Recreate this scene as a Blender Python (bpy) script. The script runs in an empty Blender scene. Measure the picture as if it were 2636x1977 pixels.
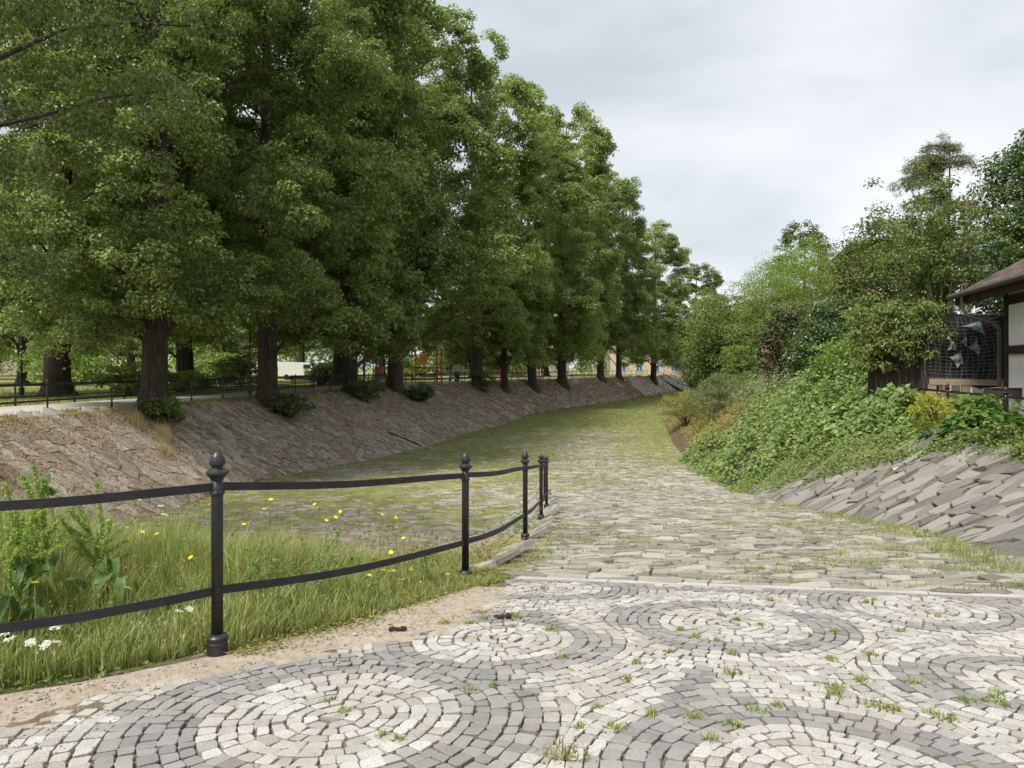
import bpy, math, random
import numpy as np

# ------------------------------------------------------------------ camera, sky, sun, exposure
rs = np.random.default_rng(11)
random.seed(11)
scene = bpy.context.scene
COL = scene.collection
CZ, F, HZ, CX = 1.53, 1882.0, 946.0, 1318.0          # eye height above the park path, focal length / horizon / axis of the photograph

cam_d = bpy.data.cameras.new('camera')
cam = bpy.data.objects.new('camera', cam_d)
COL.objects.link(cam)
cam.location = (0, 0, CZ)
cam.rotation_euler = (math.radians(90), 0, 0)
cam_d.sensor_width = 36
cam_d.lens = 36 * F / 2636
cam_d.shift_y = -(988.5 - HZ) / 2636
cam_d.clip_start = 0.05
cam_d.clip_end = 3000
scene.camera = cam

SUN_AZ = math.radians(-140)      # measured from +Y (view direction) towards +X
SUN_EL = math.radians(57)
world = bpy.data.worlds.new('World')
scene.world = world
world.use_nodes = True
wn, wl = world.node_tree.nodes, world.node_tree.links
wn.clear()
wo = wn.new('ShaderNodeOutputWorld')
sky = wn.new('ShaderNodeTexSky')
sky.sky_type = 'NISHITA'
sky.sun_disc = False
sky.sun_elevation = SUN_EL
sky.sun_rotation = SUN_AZ
bg1 = wn.new('ShaderNodeBackground'); bg1.inputs['Strength'].default_value = 0.1
wl.new(sky.outputs[0], bg1.inputs['Color'])
tc = wn.new('ShaderNodeTexCoord')
mp = wn.new('ShaderNodeMapping'); mp.inputs['Scale'].default_value = (1.0, 1.0, 2.6)
mp.inputs['Location'].default_value = (3.1, 0.4, 0.7)
wl.new(tc.outputs['Generated'], mp.inputs['Vector'])
nz = wn.new('ShaderNodeTexNoise'); nz.inputs['Scale'].default_value = 1.5; nz.inputs['Detail'].default_value = 7
nz.inputs['Roughness'].default_value = 0.48; nz.inputs['Distortion'].default_value = 0.35
wl.new(mp.outputs[0], nz.inputs['Vector'])
cr = wn.new('ShaderNodeValToRGB')
cr.color_ramp.elements[0].position = 0.36; cr.color_ramp.elements[0].color = (0.51, 0.555, 0.59, 1)
cr.color_ramp.elements[1].position = 0.64; cr.color_ramp.elements[1].color = (0.85, 0.865, 0.875, 1)
wl.new(nz.outputs[0], cr.inputs[0])
bg2 = wn.new('ShaderNodeBackground'); bg2.inputs['Strength'].default_value = 0.78
wl.new(cr.outputs[0], bg2.inputs['Color'])
mxs = wn.new('ShaderNodeMixShader'); mxs.inputs[0].default_value = 0.9
wl.new(bg1.outputs[0], mxs.inputs[1]); wl.new(bg2.outputs[0], mxs.inputs[2])
wl.new(mxs.outputs[0], wo.inputs['Surface'])

sun_d = bpy.data.lights.new('sun', 'SUN')
sun_d.energy = 3.2
sun_d.angle = math.radians(15)
sun_d.color = (1.0, 0.95, 0.86)
sun = bpy.data.objects.new('sun', sun_d)
COL.objects.link(sun)
sun.rotation_euler = (math.radians(90) - SUN_EL, 0, math.pi - SUN_AZ)   # lamp shines along -Z

vs = scene.view_settings
vs.view_transform = 'Standard'
vs.look = 'None'
vs.exposure = 0.72
vs.gamma = 1.0
vs.use_curve_mapping = False
scene.cycles.max_bounces = 4
scene.cycles.diffuse_bounces = 3
scene.cycles.glossy_bounces = 1
scene.cycles.transmission_bounces = 3
scene.cycles.use_adaptive_sampling = True
scene.cycles.adaptive_threshold = 0.03
scene.cycles.transparent_max_bounces = 4
scene.cycles.use_denoising = True
scene.cycles.caustics_reflective = False
scene.cycles.caustics_refractive = False

# ------------------------------------------------------------------ materials
def nodes(name):
    m = bpy.data.materials.new(name); m.use_nodes = True
    nt = m.node_tree; nt.nodes.clear()
    out = nt.nodes.new('ShaderNodeOutputMaterial')
    return m, nt, nt.nodes, nt.links, out

def ramp(nd, stops):
    r = nd.new('ShaderNodeValToRGB'); e = r.color_ramp.elements
    while len(e) < len(stops): e.new(0.5)
    for k, (p, c) in enumerate(stops):
        e[k].position = p; e[k].color = (*c, 1)
    return r

def mat_rough(name, stops, scale=4.0, rough=0.85, bump=0.25, bscale=None, stretch=(1, 1, 1), detail=6, spec=0.25, metal=0.0, rot=(0, 0, 0), bdist=0.02):
    """Noise-driven colour ramp plus bump."""
    m, nt, nd, lk, out = nodes(name)
    b = nd.new('ShaderNodeBsdfPrincipled')
    b.inputs['Roughness'].default_value = rough; b.inputs['Specular IOR Level'].default_value = spec; b.inputs['Metallic'].default_value = metal
    t = nd.new('ShaderNodeTexCoord'); mpn = nd.new('ShaderNodeMapping')
    mpn.inputs['Scale'].default_value = stretch; mpn.inputs['Rotation'].default_value = rot
    lk.new(t.outputs['Object'], mpn.inputs[0])
    n = nd.new('ShaderNodeTexNoise'); n.inputs['Scale'].default_value = scale; n.inputs['Detail'].default_value = detail; n.inputs['Roughness'].default_value = 0.62
    lk.new(mpn.outputs[0], n.inputs['Vector'])
    r = ramp(nd, stops); lk.new(n.outputs[0], r.inputs[0]); lk.new(r.outputs[0], b.inputs['Base Color'])
    if bump:
        n2 = nd.new('ShaderNodeTexNoise'); n2.inputs['Scale'].default_value = bscale or scale * 3; n2.inputs['Detail'].default_value = 8
        lk.new(mpn.outputs[0], n2.inputs['Vector'])
        bp = nd.new('ShaderNodeBump'); bp.inputs['Strength'].default_value = bump; bp.inputs['Distance'].default_value = bdist
        lk.new(n2.outputs[0], bp.inputs['Height']); lk.new(bp.outputs[0], b.inputs['Normal'])
    lk.new(b.outputs[0], out.inputs[0])
    return m

def mat_stone(name, dark, mid, light, streak=(1, 1, 1), scale=6, bump=0.5, dirt=(0.16, 0.12, 0.08), dirt_amt=0.35, speck=0.0, dscale=1.4):
    """Stone: per-piece tone (mesh attribute 'tone'), streaked grain, blotches of dirt, fine bump."""
    m, nt, nd, lk, out = nodes(name)
    b = nd.new('ShaderNodeBsdfPrincipled'); b.inputs['Roughness'].default_value = 0.82; b.inputs['Specular IOR Level'].default_value = 0.3
    at = nd.new('ShaderNodeAttribute'); at.attribute_name = 'tone'
    t = nd.new('ShaderNodeTexCoord'); mpn = nd.new('ShaderNodeMapping'); mpn.inputs['Scale'].default_value = streak
    lk.new(t.outputs['Object'], mpn.inputs[0])
    n = nd.new('ShaderNodeTexNoise'); n.inputs['Scale'].default_value = scale; n.inputs['Detail'].default_value = 8; n.inputs['Roughness'].default_value = 0.65
    lk.new(mpn.outputs[0], n.inputs['Vector'])
    ad = nd.new('ShaderNodeMath'); ad.operation = 'MULTIPLY_ADD'; ad.inputs[1].default_value = 0.55
    lk.new(at.outputs['Fac'], ad.inputs[0])
    mul = nd.new('ShaderNodeMath'); mul.operation = 'MULTIPLY'; mul.inputs[1].default_value = 0.62
    lk.new(n.outputs[0], mul.inputs[0]); lk.new(mul.outputs[0], ad.inputs[2])
    r = ramp(nd, [(0.2, dark), (0.5, mid), (0.9, light)]); lk.new(ad.outputs[0], r.inputs[0])
    col = r.outputs[0]
    if speck:
        n4 = nd.new('ShaderNodeTexNoise'); n4.inputs['Scale'].default_value = 190; n4.inputs['Detail'].default_value = 2
        lk.new(t.outputs['Object'], n4.inputs['Vector'])
        r4 = ramp(nd, [(0.36, (1 - speck,) * 3), (0.56, (1.08, 1.08, 1.08))]); lk.new(n4.outputs[0], r4.inputs[0])
        mm = nd.new('ShaderNodeMixRGB'); mm.blend_type = 'MULTIPLY'; mm.inputs[0].default_value = 1
        lk.new(col, mm.inputs[1]); lk.new(r4.outputs[0], mm.inputs[2]); col = mm.outputs[0]
    n3 = nd.new('ShaderNodeTexNoise'); n3.inputs['Scale'].default_value = dscale; n3.inputs['Detail'].default_value = 9; n3.inputs['Roughness'].default_value = 0.7
    lk.new(t.outputs['Object'], n3.inputs['Vector'])
    r3 = ramp(nd, [(0.48, (0, 0, 0)), (0.72, (dirt_amt * 2,) * 3)]); lk.new(n3.outputs[0], r3.inputs[0])
    mx = nd.new('ShaderNodeMixRGB'); mx.inputs[2].default_value = (*dirt, 1)
    lk.new(r3.outputs[0], mx.inputs[0]); lk.new(col, mx.inputs[1])
    lk.new(mx.outputs[0], b.inputs['Base Color'])
    bp = nd.new('ShaderNodeBump'); bp.inputs['Strength'].default_value = bump; bp.inputs['Distance'].default_value = 0.02
    lk.new(n.outputs[0], bp.inputs['Height']); lk.new(bp.outputs[0], b.inputs['Normal'])
    lk.new(b.outputs[0], out.inputs[0])
    return m

def mat_leaf(name, c_dark, c_mid, c_light, trans=0.35, spec=0.35, rough=0.45, nscale=0.35):
    """Thin leaf: two-sided diffuse with translucency, colour by leaf and by branch."""
    m, nt, nd, lk, out = nodes(name)
    g = nd.new('ShaderNodeNewGeometry'); t = nd.new('ShaderNodeTexCoord')
    n = nd.new('ShaderNodeTexNoise'); n.inputs['Scale'].default_value = nscale; n.inputs['Detail'].default_value = 3
    lk.new(t.outputs['Object'], n.inputs['Vector'])
    a = nd.new('ShaderNodeMath'); a.operation = 'MULTIPLY_ADD'; a.inputs[1].default_value = 0.50
    m2 = nd.new('ShaderNodeMath'); m2.operation = 'MULTIPLY'; m2.inputs[1].default_value = 0.58
    lk.new(n.outputs[0], m2.inputs[0])
    lk.new(g.outputs['Random Per Island'], a.inputs[0]); lk.new(m2.outputs[0], a.inputs[2])
    r = ramp(nd, [(0.12, c_dark), (0.5, c_mid), (0.92, c_light)]); lk.new(a.outputs[0], r.inputs[0])
    p = nd.new('ShaderNodeBsdfPrincipled'); p.inputs['Roughness'].default_value = rough; p.inputs['Specular IOR Level'].default_value = spec
    lk.new(r.outputs[0], p.inputs['Base Color'])
    tr = nd.new('ShaderNodeBsdfTranslucent')
    hm = nd.new('ShaderNodeMixRGB'); hm.blend_type = 'MULTIPLY'; hm.inputs[0].default_value = 1; hm.inputs[2].default_value = (1.35, 1.45, 0.7, 1)
    lk.new(r.outputs[0], hm.inputs[1]); lk.new(hm.outputs[0], tr.inputs['Color'])
    mx = nd.new('ShaderNodeMixShader'); mx.inputs[0].default_value = trans
    lk.new(p.outputs[0], mx.inputs[1]); lk.new(tr.outputs[0], mx.inputs[2]); lk.new(mx.outputs[0], out.inputs[0])
    return m

def mat_plain(name, col, rough=0.5, metal=0.0, spec=0.5, var=0.12, scale=9):
    c1 = tuple(max(0, v * (1 - var)) for v in col); c2 = tuple(min(1, v * (1 + var)) for v in col)
    return mat_rough(name, [(0.3, c1), (0.7, c2)], scale=scale, rough=rough, bump=0.08, spec=spec, metal=metal)

M = {}
M['lawn'] = mat_rough('lawn', [(0.3, (0.10, 0.13, 0.035)), (0.5, (0.19, 0.20, 0.065)), (0.7, (0.36, 0.29, 0.16))], scale=0.8, bump=0.6, bscale=20)
M['bank_soil'] = mat_rough('bank_soil', [(0.3, (0.06, 0.045, 0.03)), (0.7, (0.16, 0.115, 0.07))], scale=3, bump=0.7, bscale=30)
M['bed_soil'] = mat_rough('bed_soil', [(0.3, (0.08, 0.075, 0.04)), (0.55, (0.15, 0.13, 0.08)), (0.75, (0.2, 0.17, 0.12))], scale=0.9, bump=0.6, bscale=25)
M['joint'] = mat_rough('joint_dirt', [(0.3, (0.085, 0.067, 0.045)), (0.7, (0.21, 0.17, 0.12))], scale=5, bump=0.7, bscale=60)
M['sand'] = mat_rough('sand', [(0.3, (0.27, 0.22, 0.165)), (0.5, (0.37, 0.31, 0.245)), (0.75, (0.46, 0.41, 0.34))], scale=16, bump=0.7, bscale=130, bdist=0.015, detail=12)
M['meadow_soil'] = mat_rough('meadow_soil', [(0.3, (0.05, 0.065, 0.02)), (0.7, (0.13, 0.12, 0.05))], scale=2, bump=0.6, bscale=30)
M['garden_soil'] = mat_rough('garden_soil', [(0.3, (0.03, 0.04, 0.015)), (0.7, (0.08, 0.075, 0.035))], scale=2, bump=0.6, bscale=30)
M['gravel_path'] = mat_rough('gravel_path', [(0.3, (0.34, 0.31, 0.28)), (0.55, (0.46, 0.43, 0.40)), (0.75, (0.38, 0.32, 0.25))], scale=1.3, bump=0.4, bscale=60)
M['moss'] = mat_rough('moss', [(0.32, (0.23, 0.19, 0.13)), (0.43, (0.17, 0.165, 0.07)), (0.53, (0.215, 0.238, 0.072)), (0.68, (0.33, 0.31, 0.16))], scale=1.5, bump=1.0, bscale=45, detail=12)
M['white_sett'] = mat_stone('white_granite', (0.27, 0.258, 0.232), (0.375, 0.363, 0.335), (0.48, 0.47, 0.445), scale=10, bump=0.35, speck=0.33, dirt=(0.30, 0.255, 0.20), dirt_amt=0.32, dscale=2.2)
M['dark_sett'] = mat_stone('dark_granite', (0.165, 0.161, 0.157), (0.222, 0.217, 0.21), (0.285, 0.28, 0.268), scale=10, bump=0.3, speck=0.18, dirt=(0.27, 0.23, 0.18), dirt_amt=0.2, dscale=2.2)
M['kerb'] = mat_stone('kerb_stone', (0.36, 0.35, 0.33), (0.46, 0.45, 0.43), (0.55, 0.54, 0.52), scale=6, bump=0.2, speck=0.15)
M['ramp_stone'] = mat_stone('ramp_schist', (0.12, 0.11, 0.09), (0.29, 0.272, 0.23), (0.46, 0.437, 0.383), streak=(2, 11, 2), scale=8, bump=1.0, dirt=(0.2, 0.16, 0.11), dirt_amt=0.35)
M['bed_stone'] = mat_stone('bed_schist', (0.17, 0.15, 0.12), (0.29, 0.265, 0.215), (0.42, 0.39, 0.33), streak=(2, 7, 2), scale=6, bump=0.8, dirt=(0.14, 0.13, 0.05), dirt_amt=0.4)
M['left_stone'] = mat_stone('left_bank_schist', (0.155, 0.14, 0.118), (0.305, 0.28, 0.238), (0.45, 0.415, 0.36), streak=(3, 9, 3), scale=4, bump=0.9, dirt=(0.26, 0.18, 0.11), dirt_amt=0.45, dscale=0.9)
M['right_stone'] = mat_stone('right_bank_schist', (0.09, 0.085, 0.075), (0.185, 0.176, 0.157), (0.295, 0.283, 0.257), streak=(3, 10, 3), scale=4, bump=1.0, dirt=(0.3, 0.25, 0.18), dirt_amt=0.35)
M['iron'] = mat_rough('painted_iron', [(0.3, (0.012, 0.012, 0.014)), (0.66, (0.026, 0.025, 0.027)), (0.74, (0.075, 0.045, 0.03))], scale=22, rough=0.42, bump=0.12, bscale=60, spec=0.5)
M['iron_rail'] = mat_rough('painted_iron_rail', [(0.3, (0.014, 0.013, 0.015)), (0.7, (0.03, 0.027, 0.03))], scale=10, rough=0.55, bump=0.12, bscale=50, spec=0.4)
M['bark'] = mat_rough('linden_bark', [(0.3, (0.032, 0.025, 0.018)), (0.55, (0.075, 0.06, 0.044)), (0.75, (0.13, 0.105, 0.08))], scale=3.0, rough=0.9, bump=1.0, bscale=5, stretch=(3.4, 3.4, 0.45), bdist=0.08)
M['twig'] = mat_rough('twig_bark', [(0.3, (0.05, 0.04, 0.03)), (0.7, (0.11, 0.09, 0.065))], scale=8, rough=0.9, bump=0.4)
M['pale_bark'] = mat_rough('pale_bark', [(0.3, (0.16, 0.13, 0.09)), (0.7, (0.30, 0.26, 0.19))], scale=8, rough=0.9, bump=0.4)
M['linden'] = mat_leaf('linden_leaf', (0.045, 0.072, 0.024), (0.165, 0.22, 0.064), (0.40, 0.46, 0.17), trans=0.40, spec=.5, rough=.38)
M['linden_light'] = mat_leaf('linden_leaf_light', (0.075, 0.11, 0.031), (0.21, 0.27, 0.078), (0.45, 0.51, 0.185), trans=0.40, spec=.5, rough=.38)
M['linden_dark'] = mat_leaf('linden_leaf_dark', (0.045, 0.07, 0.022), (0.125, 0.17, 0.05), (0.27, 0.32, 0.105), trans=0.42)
M['linden_shade'] = mat_leaf('linden_leaf_shaded', (0.03, 0.05, 0.016), (0.075, 0.105, 0.032), (0.15, 0.185, 0.06), trans=0.38)  # backlit shade of the nearest boughs painted in as darker leaf colour
M['bract'] = mat_leaf('linden_bract', (0.15, 0.2, 0.07), (0.24, 0.3, 0.12), (0.34, 0.4, 0.2), trans=0.4)
M['oak'] = mat_leaf('oak_leaf', (0.06, 0.09, 0.03), (0.11, 0.16, 0.05), (0.18, 0.24, 0.08), trans=0.3)
M['feather'] = mat_leaf('feathery_leaf', (0.13, 0.19, 0.05), (0.23, 0.31, 0.085), (0.35, 0.43, 0.15), trans=0.4)
M['midgreen'] = mat_leaf('shrub_leaf', (0.055, 0.09, 0.022), (0.125, 0.18, 0.045), (0.24, 0.30, 0.085), trans=0.33)
M['freshgreen'] = mat_leaf('fresh_leaf', (0.09, 0.15, 0.032), (0.18, 0.27, 0.06), (0.31, 0.40, 0.11), trans=0.36)
M['bluegreen'] = mat_leaf('broad_bank_leaf', (0.085, 0.135, 0.037), (0.18, 0.255, 0.072), (0.33, 0.41, 0.145), trans=0.32, nscale=0.8)
M['greygreen'] = mat_leaf('grey_green_leaf', (0.10, 0.13, 0.055), (0.18, 0.22, 0.09), (0.28, 0.31, 0.14), trans=0.3)
M['darkivy'] = mat_leaf('dark_glossy_leaf', (0.03, 0.06, 0.018), (0.07, 0.12, 0.032), (0.15, 0.21, 0.06), trans=0.25, spec=0.6, rough=0.35)
M['creeper'] = mat_leaf('creeper_leaf', (0.085, 0.115, 0.032), (0.18, 0.23, 0.065), (0.32, 0.37, 0.12), trans=0.33)
M['purple'] = mat_leaf('purple_leaf', (0.045, 0.055, 0.025), (0.085, 0.10, 0.045), (0.15, 0.13, 0.07), trans=0.28)
M['yellow'] = mat_leaf('yellow_leaf', (0.20, 0.22, 0.04), (0.36, 0.37, 0.06), (0.50, 0.50, 0.10), trans=0.4)
M['dryweed'] = mat_leaf('dry_weed_leaf', (0.13, 0.13, 0.035), (0.26, 0.25, 0.07), (0.42, 0.35, 0.13), trans=0.3)
M['larch'] = mat_leaf('larch_needle', (0.10, 0.13, 0.05), (0.16, 0.19, 0.075), (0.24, 0.26, 0.11), trans=0.3)
M['maple'] = mat_leaf('maple_leaf', (0.05, 0.11, 0.025), (0.10, 0.19, 0.04), (0.20, 0.30, 0.06), trans=0.38)
M['grass'] = mat_leaf('grass_blade', (0.11, 0.15, 0.04), (0.24, 0.285, 0.085), (0.46, 0.47, 0.21), trans=0.36, nscale=1.3)
M['short_grass'] = mat_leaf('short_grass_blade', (0.10, 0.13, 0.038), (0.19, 0.23, 0.062), (0.33, 0.345, 0.125), trans=0.35, nscale=0.5)
M['dry_grass'] = mat_leaf('dry_grass_blade', (0.28, 0.21, 0.11), (0.42, 0.34, 0.18), (0.58, 0.50, 0.30), trans=0.3)
M['litter'] = mat_leaf('dry_leaf', (0.15, 0.085, 0.045), (0.34, 0.22, 0.125), (0.55, 0.42, 0.25), trans=0.1, nscale=1.5)
M['yellow_petal'] = mat_leaf('yellow_petal', (0.75, 0.52, 0.02), (0.85, 0.63, 0.03), (0.9, 0.7, 0.05), trans=0.2)
M['white_petal'] = mat_leaf('white_petal', (0.6, 0.6, 0.55), (0.75, 0.75, 0.7), (0.85, 0.85, 0.8), trans=0.2)
M['seed_head'] = mat_leaf('green_seed_head', (0.16, 0.24, 0.05), (0.27, 0.36, 0.08), (0.40, 0.48, 0.14), trans=0.35)
M['dock_leaf'] = mat_leaf('dock_leaf', (0.07, 0.13, 0.05), (0.11, 0.19, 0.06), (0.17, 0.26, 0.08), trans=0.33)
M['plaster'] = mat_rough('white_plaster', [(0.3, (0.68, 0.67, 0.64)), (0.7, (0.80, 0.79, 0.77))], scale=3, bump=0.2, bscale=40)
M['timber'] = mat_rough('dark_timber', [(0.3, (0.022, 0.014, 0.011)), (0.7, (0.05, 0.033, 0.026))], scale=5, bump=0.4, stretch=(6, 6, 1))
M['shingle'] = mat_rough('brown_shingle', [(0.3, (0.07, 0.052, 0.045)), (0.7, (0.14, 0.105, 0.09))], scale=6, bump=0.5, bscale=80)
M['gutter'] = mat_plain('brown_gutter', (0.06, 0.042, 0.036), rough=0.35, spec=0.5)
M['tarp'] = mat_rough('black_tarp', [(0.3, (0.012, 0.012, 0.014)), (0.7, (0.022, 0.022, 0.025))], scale=2, rough=0.75, bump=0.5, bscale=3, spec=0.15, bdist=0.1)
M['net'] = mat_plain('grey_net_cord', (0.17, 0.165, 0.15), rough=0.8)
M['rag_grey'] = mat_plain('grey_rag', (0.22, 0.22, 0.20), rough=0.9)
M['rag_teal'] = mat_plain('pale_teal_rag', (0.25, 0.32, 0.31), rough=0.9)
M['rag_beige'] = mat_plain('beige_rag', (0.27, 0.245, 0.19), rough=0.9)
M['wood'] = mat_rough('weathered_wood', [(0.3, (0.22, 0.16, 0.11)), (0.7, (0.38, 0.29, 0.21))], scale=6, bump=0.3, stretch=(1, 8, 8))
M['dark_wood'] = mat_rough('dark_board', [(0.3, (0.035, 0.028, 0.024)), (0.7, (0.075, 0.06, 0.05))], scale=5, bump=0.3, stretch=(6, 6, 1))
M['pink'] = mat_rough('pink_render', [(0.3, (0.52, 0.33, 0.25)), (0.7, (0.60, 0.40, 0.31))], scale=1.5, bump=0.1)
M['beige'] = mat_rough('beige_render', [(0.3, (0.50, 0.43, 0.33)), (0.7, (0.60, 0.52, 0.41))], scale=1.2, bump=0.1)
M['cream'] = mat_rough('cream_render', [(0.3, (0.42, 0.39, 0.33)), (0.7, (0.50, 0.47, 0.41))], scale=1.2, bump=0.1)
M['yellow_trim'] = mat_plain('yellow_trim', (0.70, 0.58, 0.25), rough=0.8)
M['blue_window'] = mat_plain('blue_shutter', (0.03, 0.16, 0.42), rough=0.4)
M['white_paint'] = mat_plain('white_paint', (0.75, 0.75, 0.73), rough=0.4)
M['roof_red'] = mat_plain('red_roof', (0.30, 0.12, 0.07), rough=0.85)
M['glass'] = mat_plain('window_glass', (0.03, 0.035, 0.04), rough=0.08, spec=0.8)
M['red'] = mat_plain('red_paint', (0.55, 0.035, 0.025), rough=0.35)
M['orange'] = mat_plain('orange_paint', (0.70, 0.28, 0.03), rough=0.4)
M['blue'] = mat_plain('blue_plastic', (0.04, 0.14, 0.45), rough=0.3)
M['chute'] = mat_plain('pale_chute', (0.62, 0.68, 0.74), rough=0.25)
M['bench_wood'] = mat_plain('bench_slat', (0.06, 0.04, 0.03), rough=0.6)
M['tire'] = mat_plain('tyre_rubber', (0.015, 0.015, 0.016), rough=0.8)
M['boulder'] = mat_rough('pale_boulder', [(0.3, (0.30, 0.29, 0.27)), (0.7, (0.55, 0.54, 0.51))], scale=4, bump=0.6)
M['burnt'] = mat_plain('dark_bark_piece', (0.03, 0.022, 0.018), rough=0.9)
M['paper'] = mat_plain('white_litter', (0.78, 0.78, 0.78), rough=0.6)

# ------------------------------------------------------------------ mesh helpers
def mesh(name, V, Fc, mat, tone=None, smooth=False, mats=None, midx=None):
    """V: (n,3); Fc: (m,k) array of equal-size faces, or a list of index lists."""
    me = bpy.data.meshes.new(name)
    V = np.asarray(V, np.float32)
    if isinstance(Fc, np.ndarray):
        k = Fc.shape[1]; m = Fc.shape[0]
        me.vertices.add(len(V)); me.vertices.foreach_set('co', V.ravel())
        me.loops.add(m * k); me.loops.foreach_set('vertex_index', Fc.astype(np.int32).ravel())
        me.polygons.add(m)
        me.polygons.foreach_set('loop_start', np.arange(0, m * k, k, dtype=np.int32))
        me.polygons.foreach_set('loop_total', np.full(m, k, np.int32))
    else:
        me.from_pydata(V.tolist(), [], Fc)
    for mm in (mats or [mat]): me.materials.append(mm)
    n = len(me.polygons)
    if midx is not None: me.polygons.foreach_set('material_index', np.asarray(midx, np.int32))
    me.polygons.foreach_set('use_smooth', np.full(n, smooth, bool))
    if tone is not None:
        a = me.attributes.new('tone', 'FLOAT', 'FACE'); a.data.foreach_set('value', np.asarray(tone, np.float32))
    me.update(calc_edges=True)
    return me

def link(name, data, parent=None, loc=None, rotz=0.0, scale=None):
    o = bpy.data.objects.new(name, data); COL.objects.link(o)
    if parent is not None: o.parent = parent
    if loc is not None: o.location = loc
    if rotz: o.rotation_euler = (0, 0, rotz)
    if scale is not None: o.scale = scale
    return o

def tag(o, label=None, cat=None, group=None, kind=None):
    if label: o['label'] = label
    if cat: o['category'] = cat
    if group: o['group'] = group
    if kind: o['kind'] = kind
    return o

def thing(name, label, cat, loc=(0, 0, 0), rotz=0.0, group=None):
    o = link(name, None, None, loc, rotz); o.empty_display_size = 0.3
    return tag(o, label, cat, group)

class MB:
    """Collects boxes, tubes, lathes and loose polygons into one mesh."""
    def __init__(s): s.v = []; s.f = []; s.n = 0
    def add(s, V, Fs):
        V = np.asarray(V, float)
        s.v.append(V); s.f += [[i + s.n for i in f] for f in Fs]; s.n += len(V); return s
    def box(s, c, size, rotz=0.0, M3=None, bev=0.0):
        hx, hy, hz = [d / 2 for d in size]
        P = np.array([[a * hx, b * hy, d * hz] for d in (-1, 1) for a, b in ((-1, -1), (1, -1), (1, 1), (-1, 1))], float)
        if M3 is not None: P = P @ np.asarray(M3).T
        elif rotz:
            cz, sz = math.cos(rotz), math.sin(rotz)
            P = P @ np.array([[cz, sz, 0], [-sz, cz, 0], [0, 0, 1]])
        return s.add(P + np.asarray(c), [[3, 2, 1, 0], [4, 5, 6, 7], [0, 1, 5, 4], [1, 2, 6, 5], [2, 3, 7, 6], [3, 0, 4, 7]])
    def bar(s, a, b, w, h, up=(0, 0, 1)):
        a = np.asarray(a, float); b = np.asarray(b, float); d = b - a; L = np.linalg.norm(d); d = d / L
        u = np.asarray(up, float); u = u - d * u.dot(d)
        u = u / (np.linalg.norm(u) + 1e-9); sd = np.cross(d, u)
        return s.box((a + b) / 2, (L, w, h), M3=np.stack([d, sd, u], 1))
    def tube(s, pts, rad, n=8, cap=True):
        V, Fq = tube_arrays(pts, rad, n)
        Fs = [list(q) for q in Fq]
        if cap: Fs += [list(range(n - 1, -1, -1)), list(range(len(V) - n, len(V)))]
        return s.add(V, Fs)
    def lathe(s, prof, n=16, c=(0, 0, 0)):
        k = len(prof); th = np.linspace(0, 2 * math.pi, n, endpoint=False)
        V = [[r * math.cos(t) + c[0], r * math.sin(t) + c[1], z + c[2]] for r, z in prof for t in th]
        Fs = [[i * n + j, i * n + (j + 1) % n, (i + 1) * n + (j + 1) % n, (i + 1) * n + j] for i in range(k - 1) for j in range(n)]
        return s.add(V, Fs + [list(range(n - 1, -1, -1)), list(range((k - 1) * n, k * n))])
    def data(s, name, mat, smooth=False): return mesh(name, np.concatenate(s.v), s.f, mat, smooth=smooth)
    def build(s, name, mat, parent=None, smooth=False, **kw): return link(name, s.data(name, mat, smooth), parent, **kw)

def tube_arrays(pts, rad, n=8):
    pts = np.asarray(pts, float); k = len(pts); rad = np.broadcast_to(np.asarray(rad, float), (k,))
    T = np.gradient(pts, axis=0); T /= np.linalg.norm(T, axis=1, keepdims=True) + 1e-9
    ref = np.array([0.0, 0, 1]) if abs(T[0, 2]) < 0.8 else np.array([1.0, 0, 0])
    A = np.cross(T, ref); A /= np.linalg.norm(A, axis=1, keepdims=True) + 1e-9
    B = np.cross(T, A)
    th = np.linspace(0, 2 * math.pi, n, endpoint=False)
    V = pts[:, None] + rad[:, None, None] * (np.cos(th)[None, :, None] * A[:, None] + np.sin(th)[None, :, None] * B[:, None])
    i = np.arange(k - 1)[:, None] * n; j = np.arange(n)[None]
    Fq = np.stack([i + j, i + (j + 1) % n, i + n + (j + 1) % n, i + n + j], -1).reshape(-1, 4)
    return V.reshape(-1, 3), Fq

def unit(a): return a / (np.linalg.norm(a, axis=-1, keepdims=True) + 1e-9)

def leaf_arrays(P, D, N, L, W, fold=0.18):
    """One folded rhombic leaf per row: base P, direction D, normal N."""
    N = unit(N); D = unit(D - N * (D * N).sum(1, keepdims=True)); S = np.cross(N, D)
    L = np.broadcast_to(L, len(P))[:, None]; W = np.broadcast_to(W, len(P))[:, None]
    mid = P + D * L * 0.42
    V = np.stack([P, mid + S * W * 0.5 + N * W * fold, P + D * L - N * L * 0.06, mid - S * W * 0.5 + N * W * fold], 1).reshape(-1, 3)
    return V, np.arange(len(P) * 4).reshape(-1, 4)

def merge(parts):
    Vs, Fs, n = [], [], 0
    for V, Fq in parts:
        Vs.append(V); Fs.append(Fq + n); n += len(V)
    return np.concatenate(Vs), np.concatenate(Fs)

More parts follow.
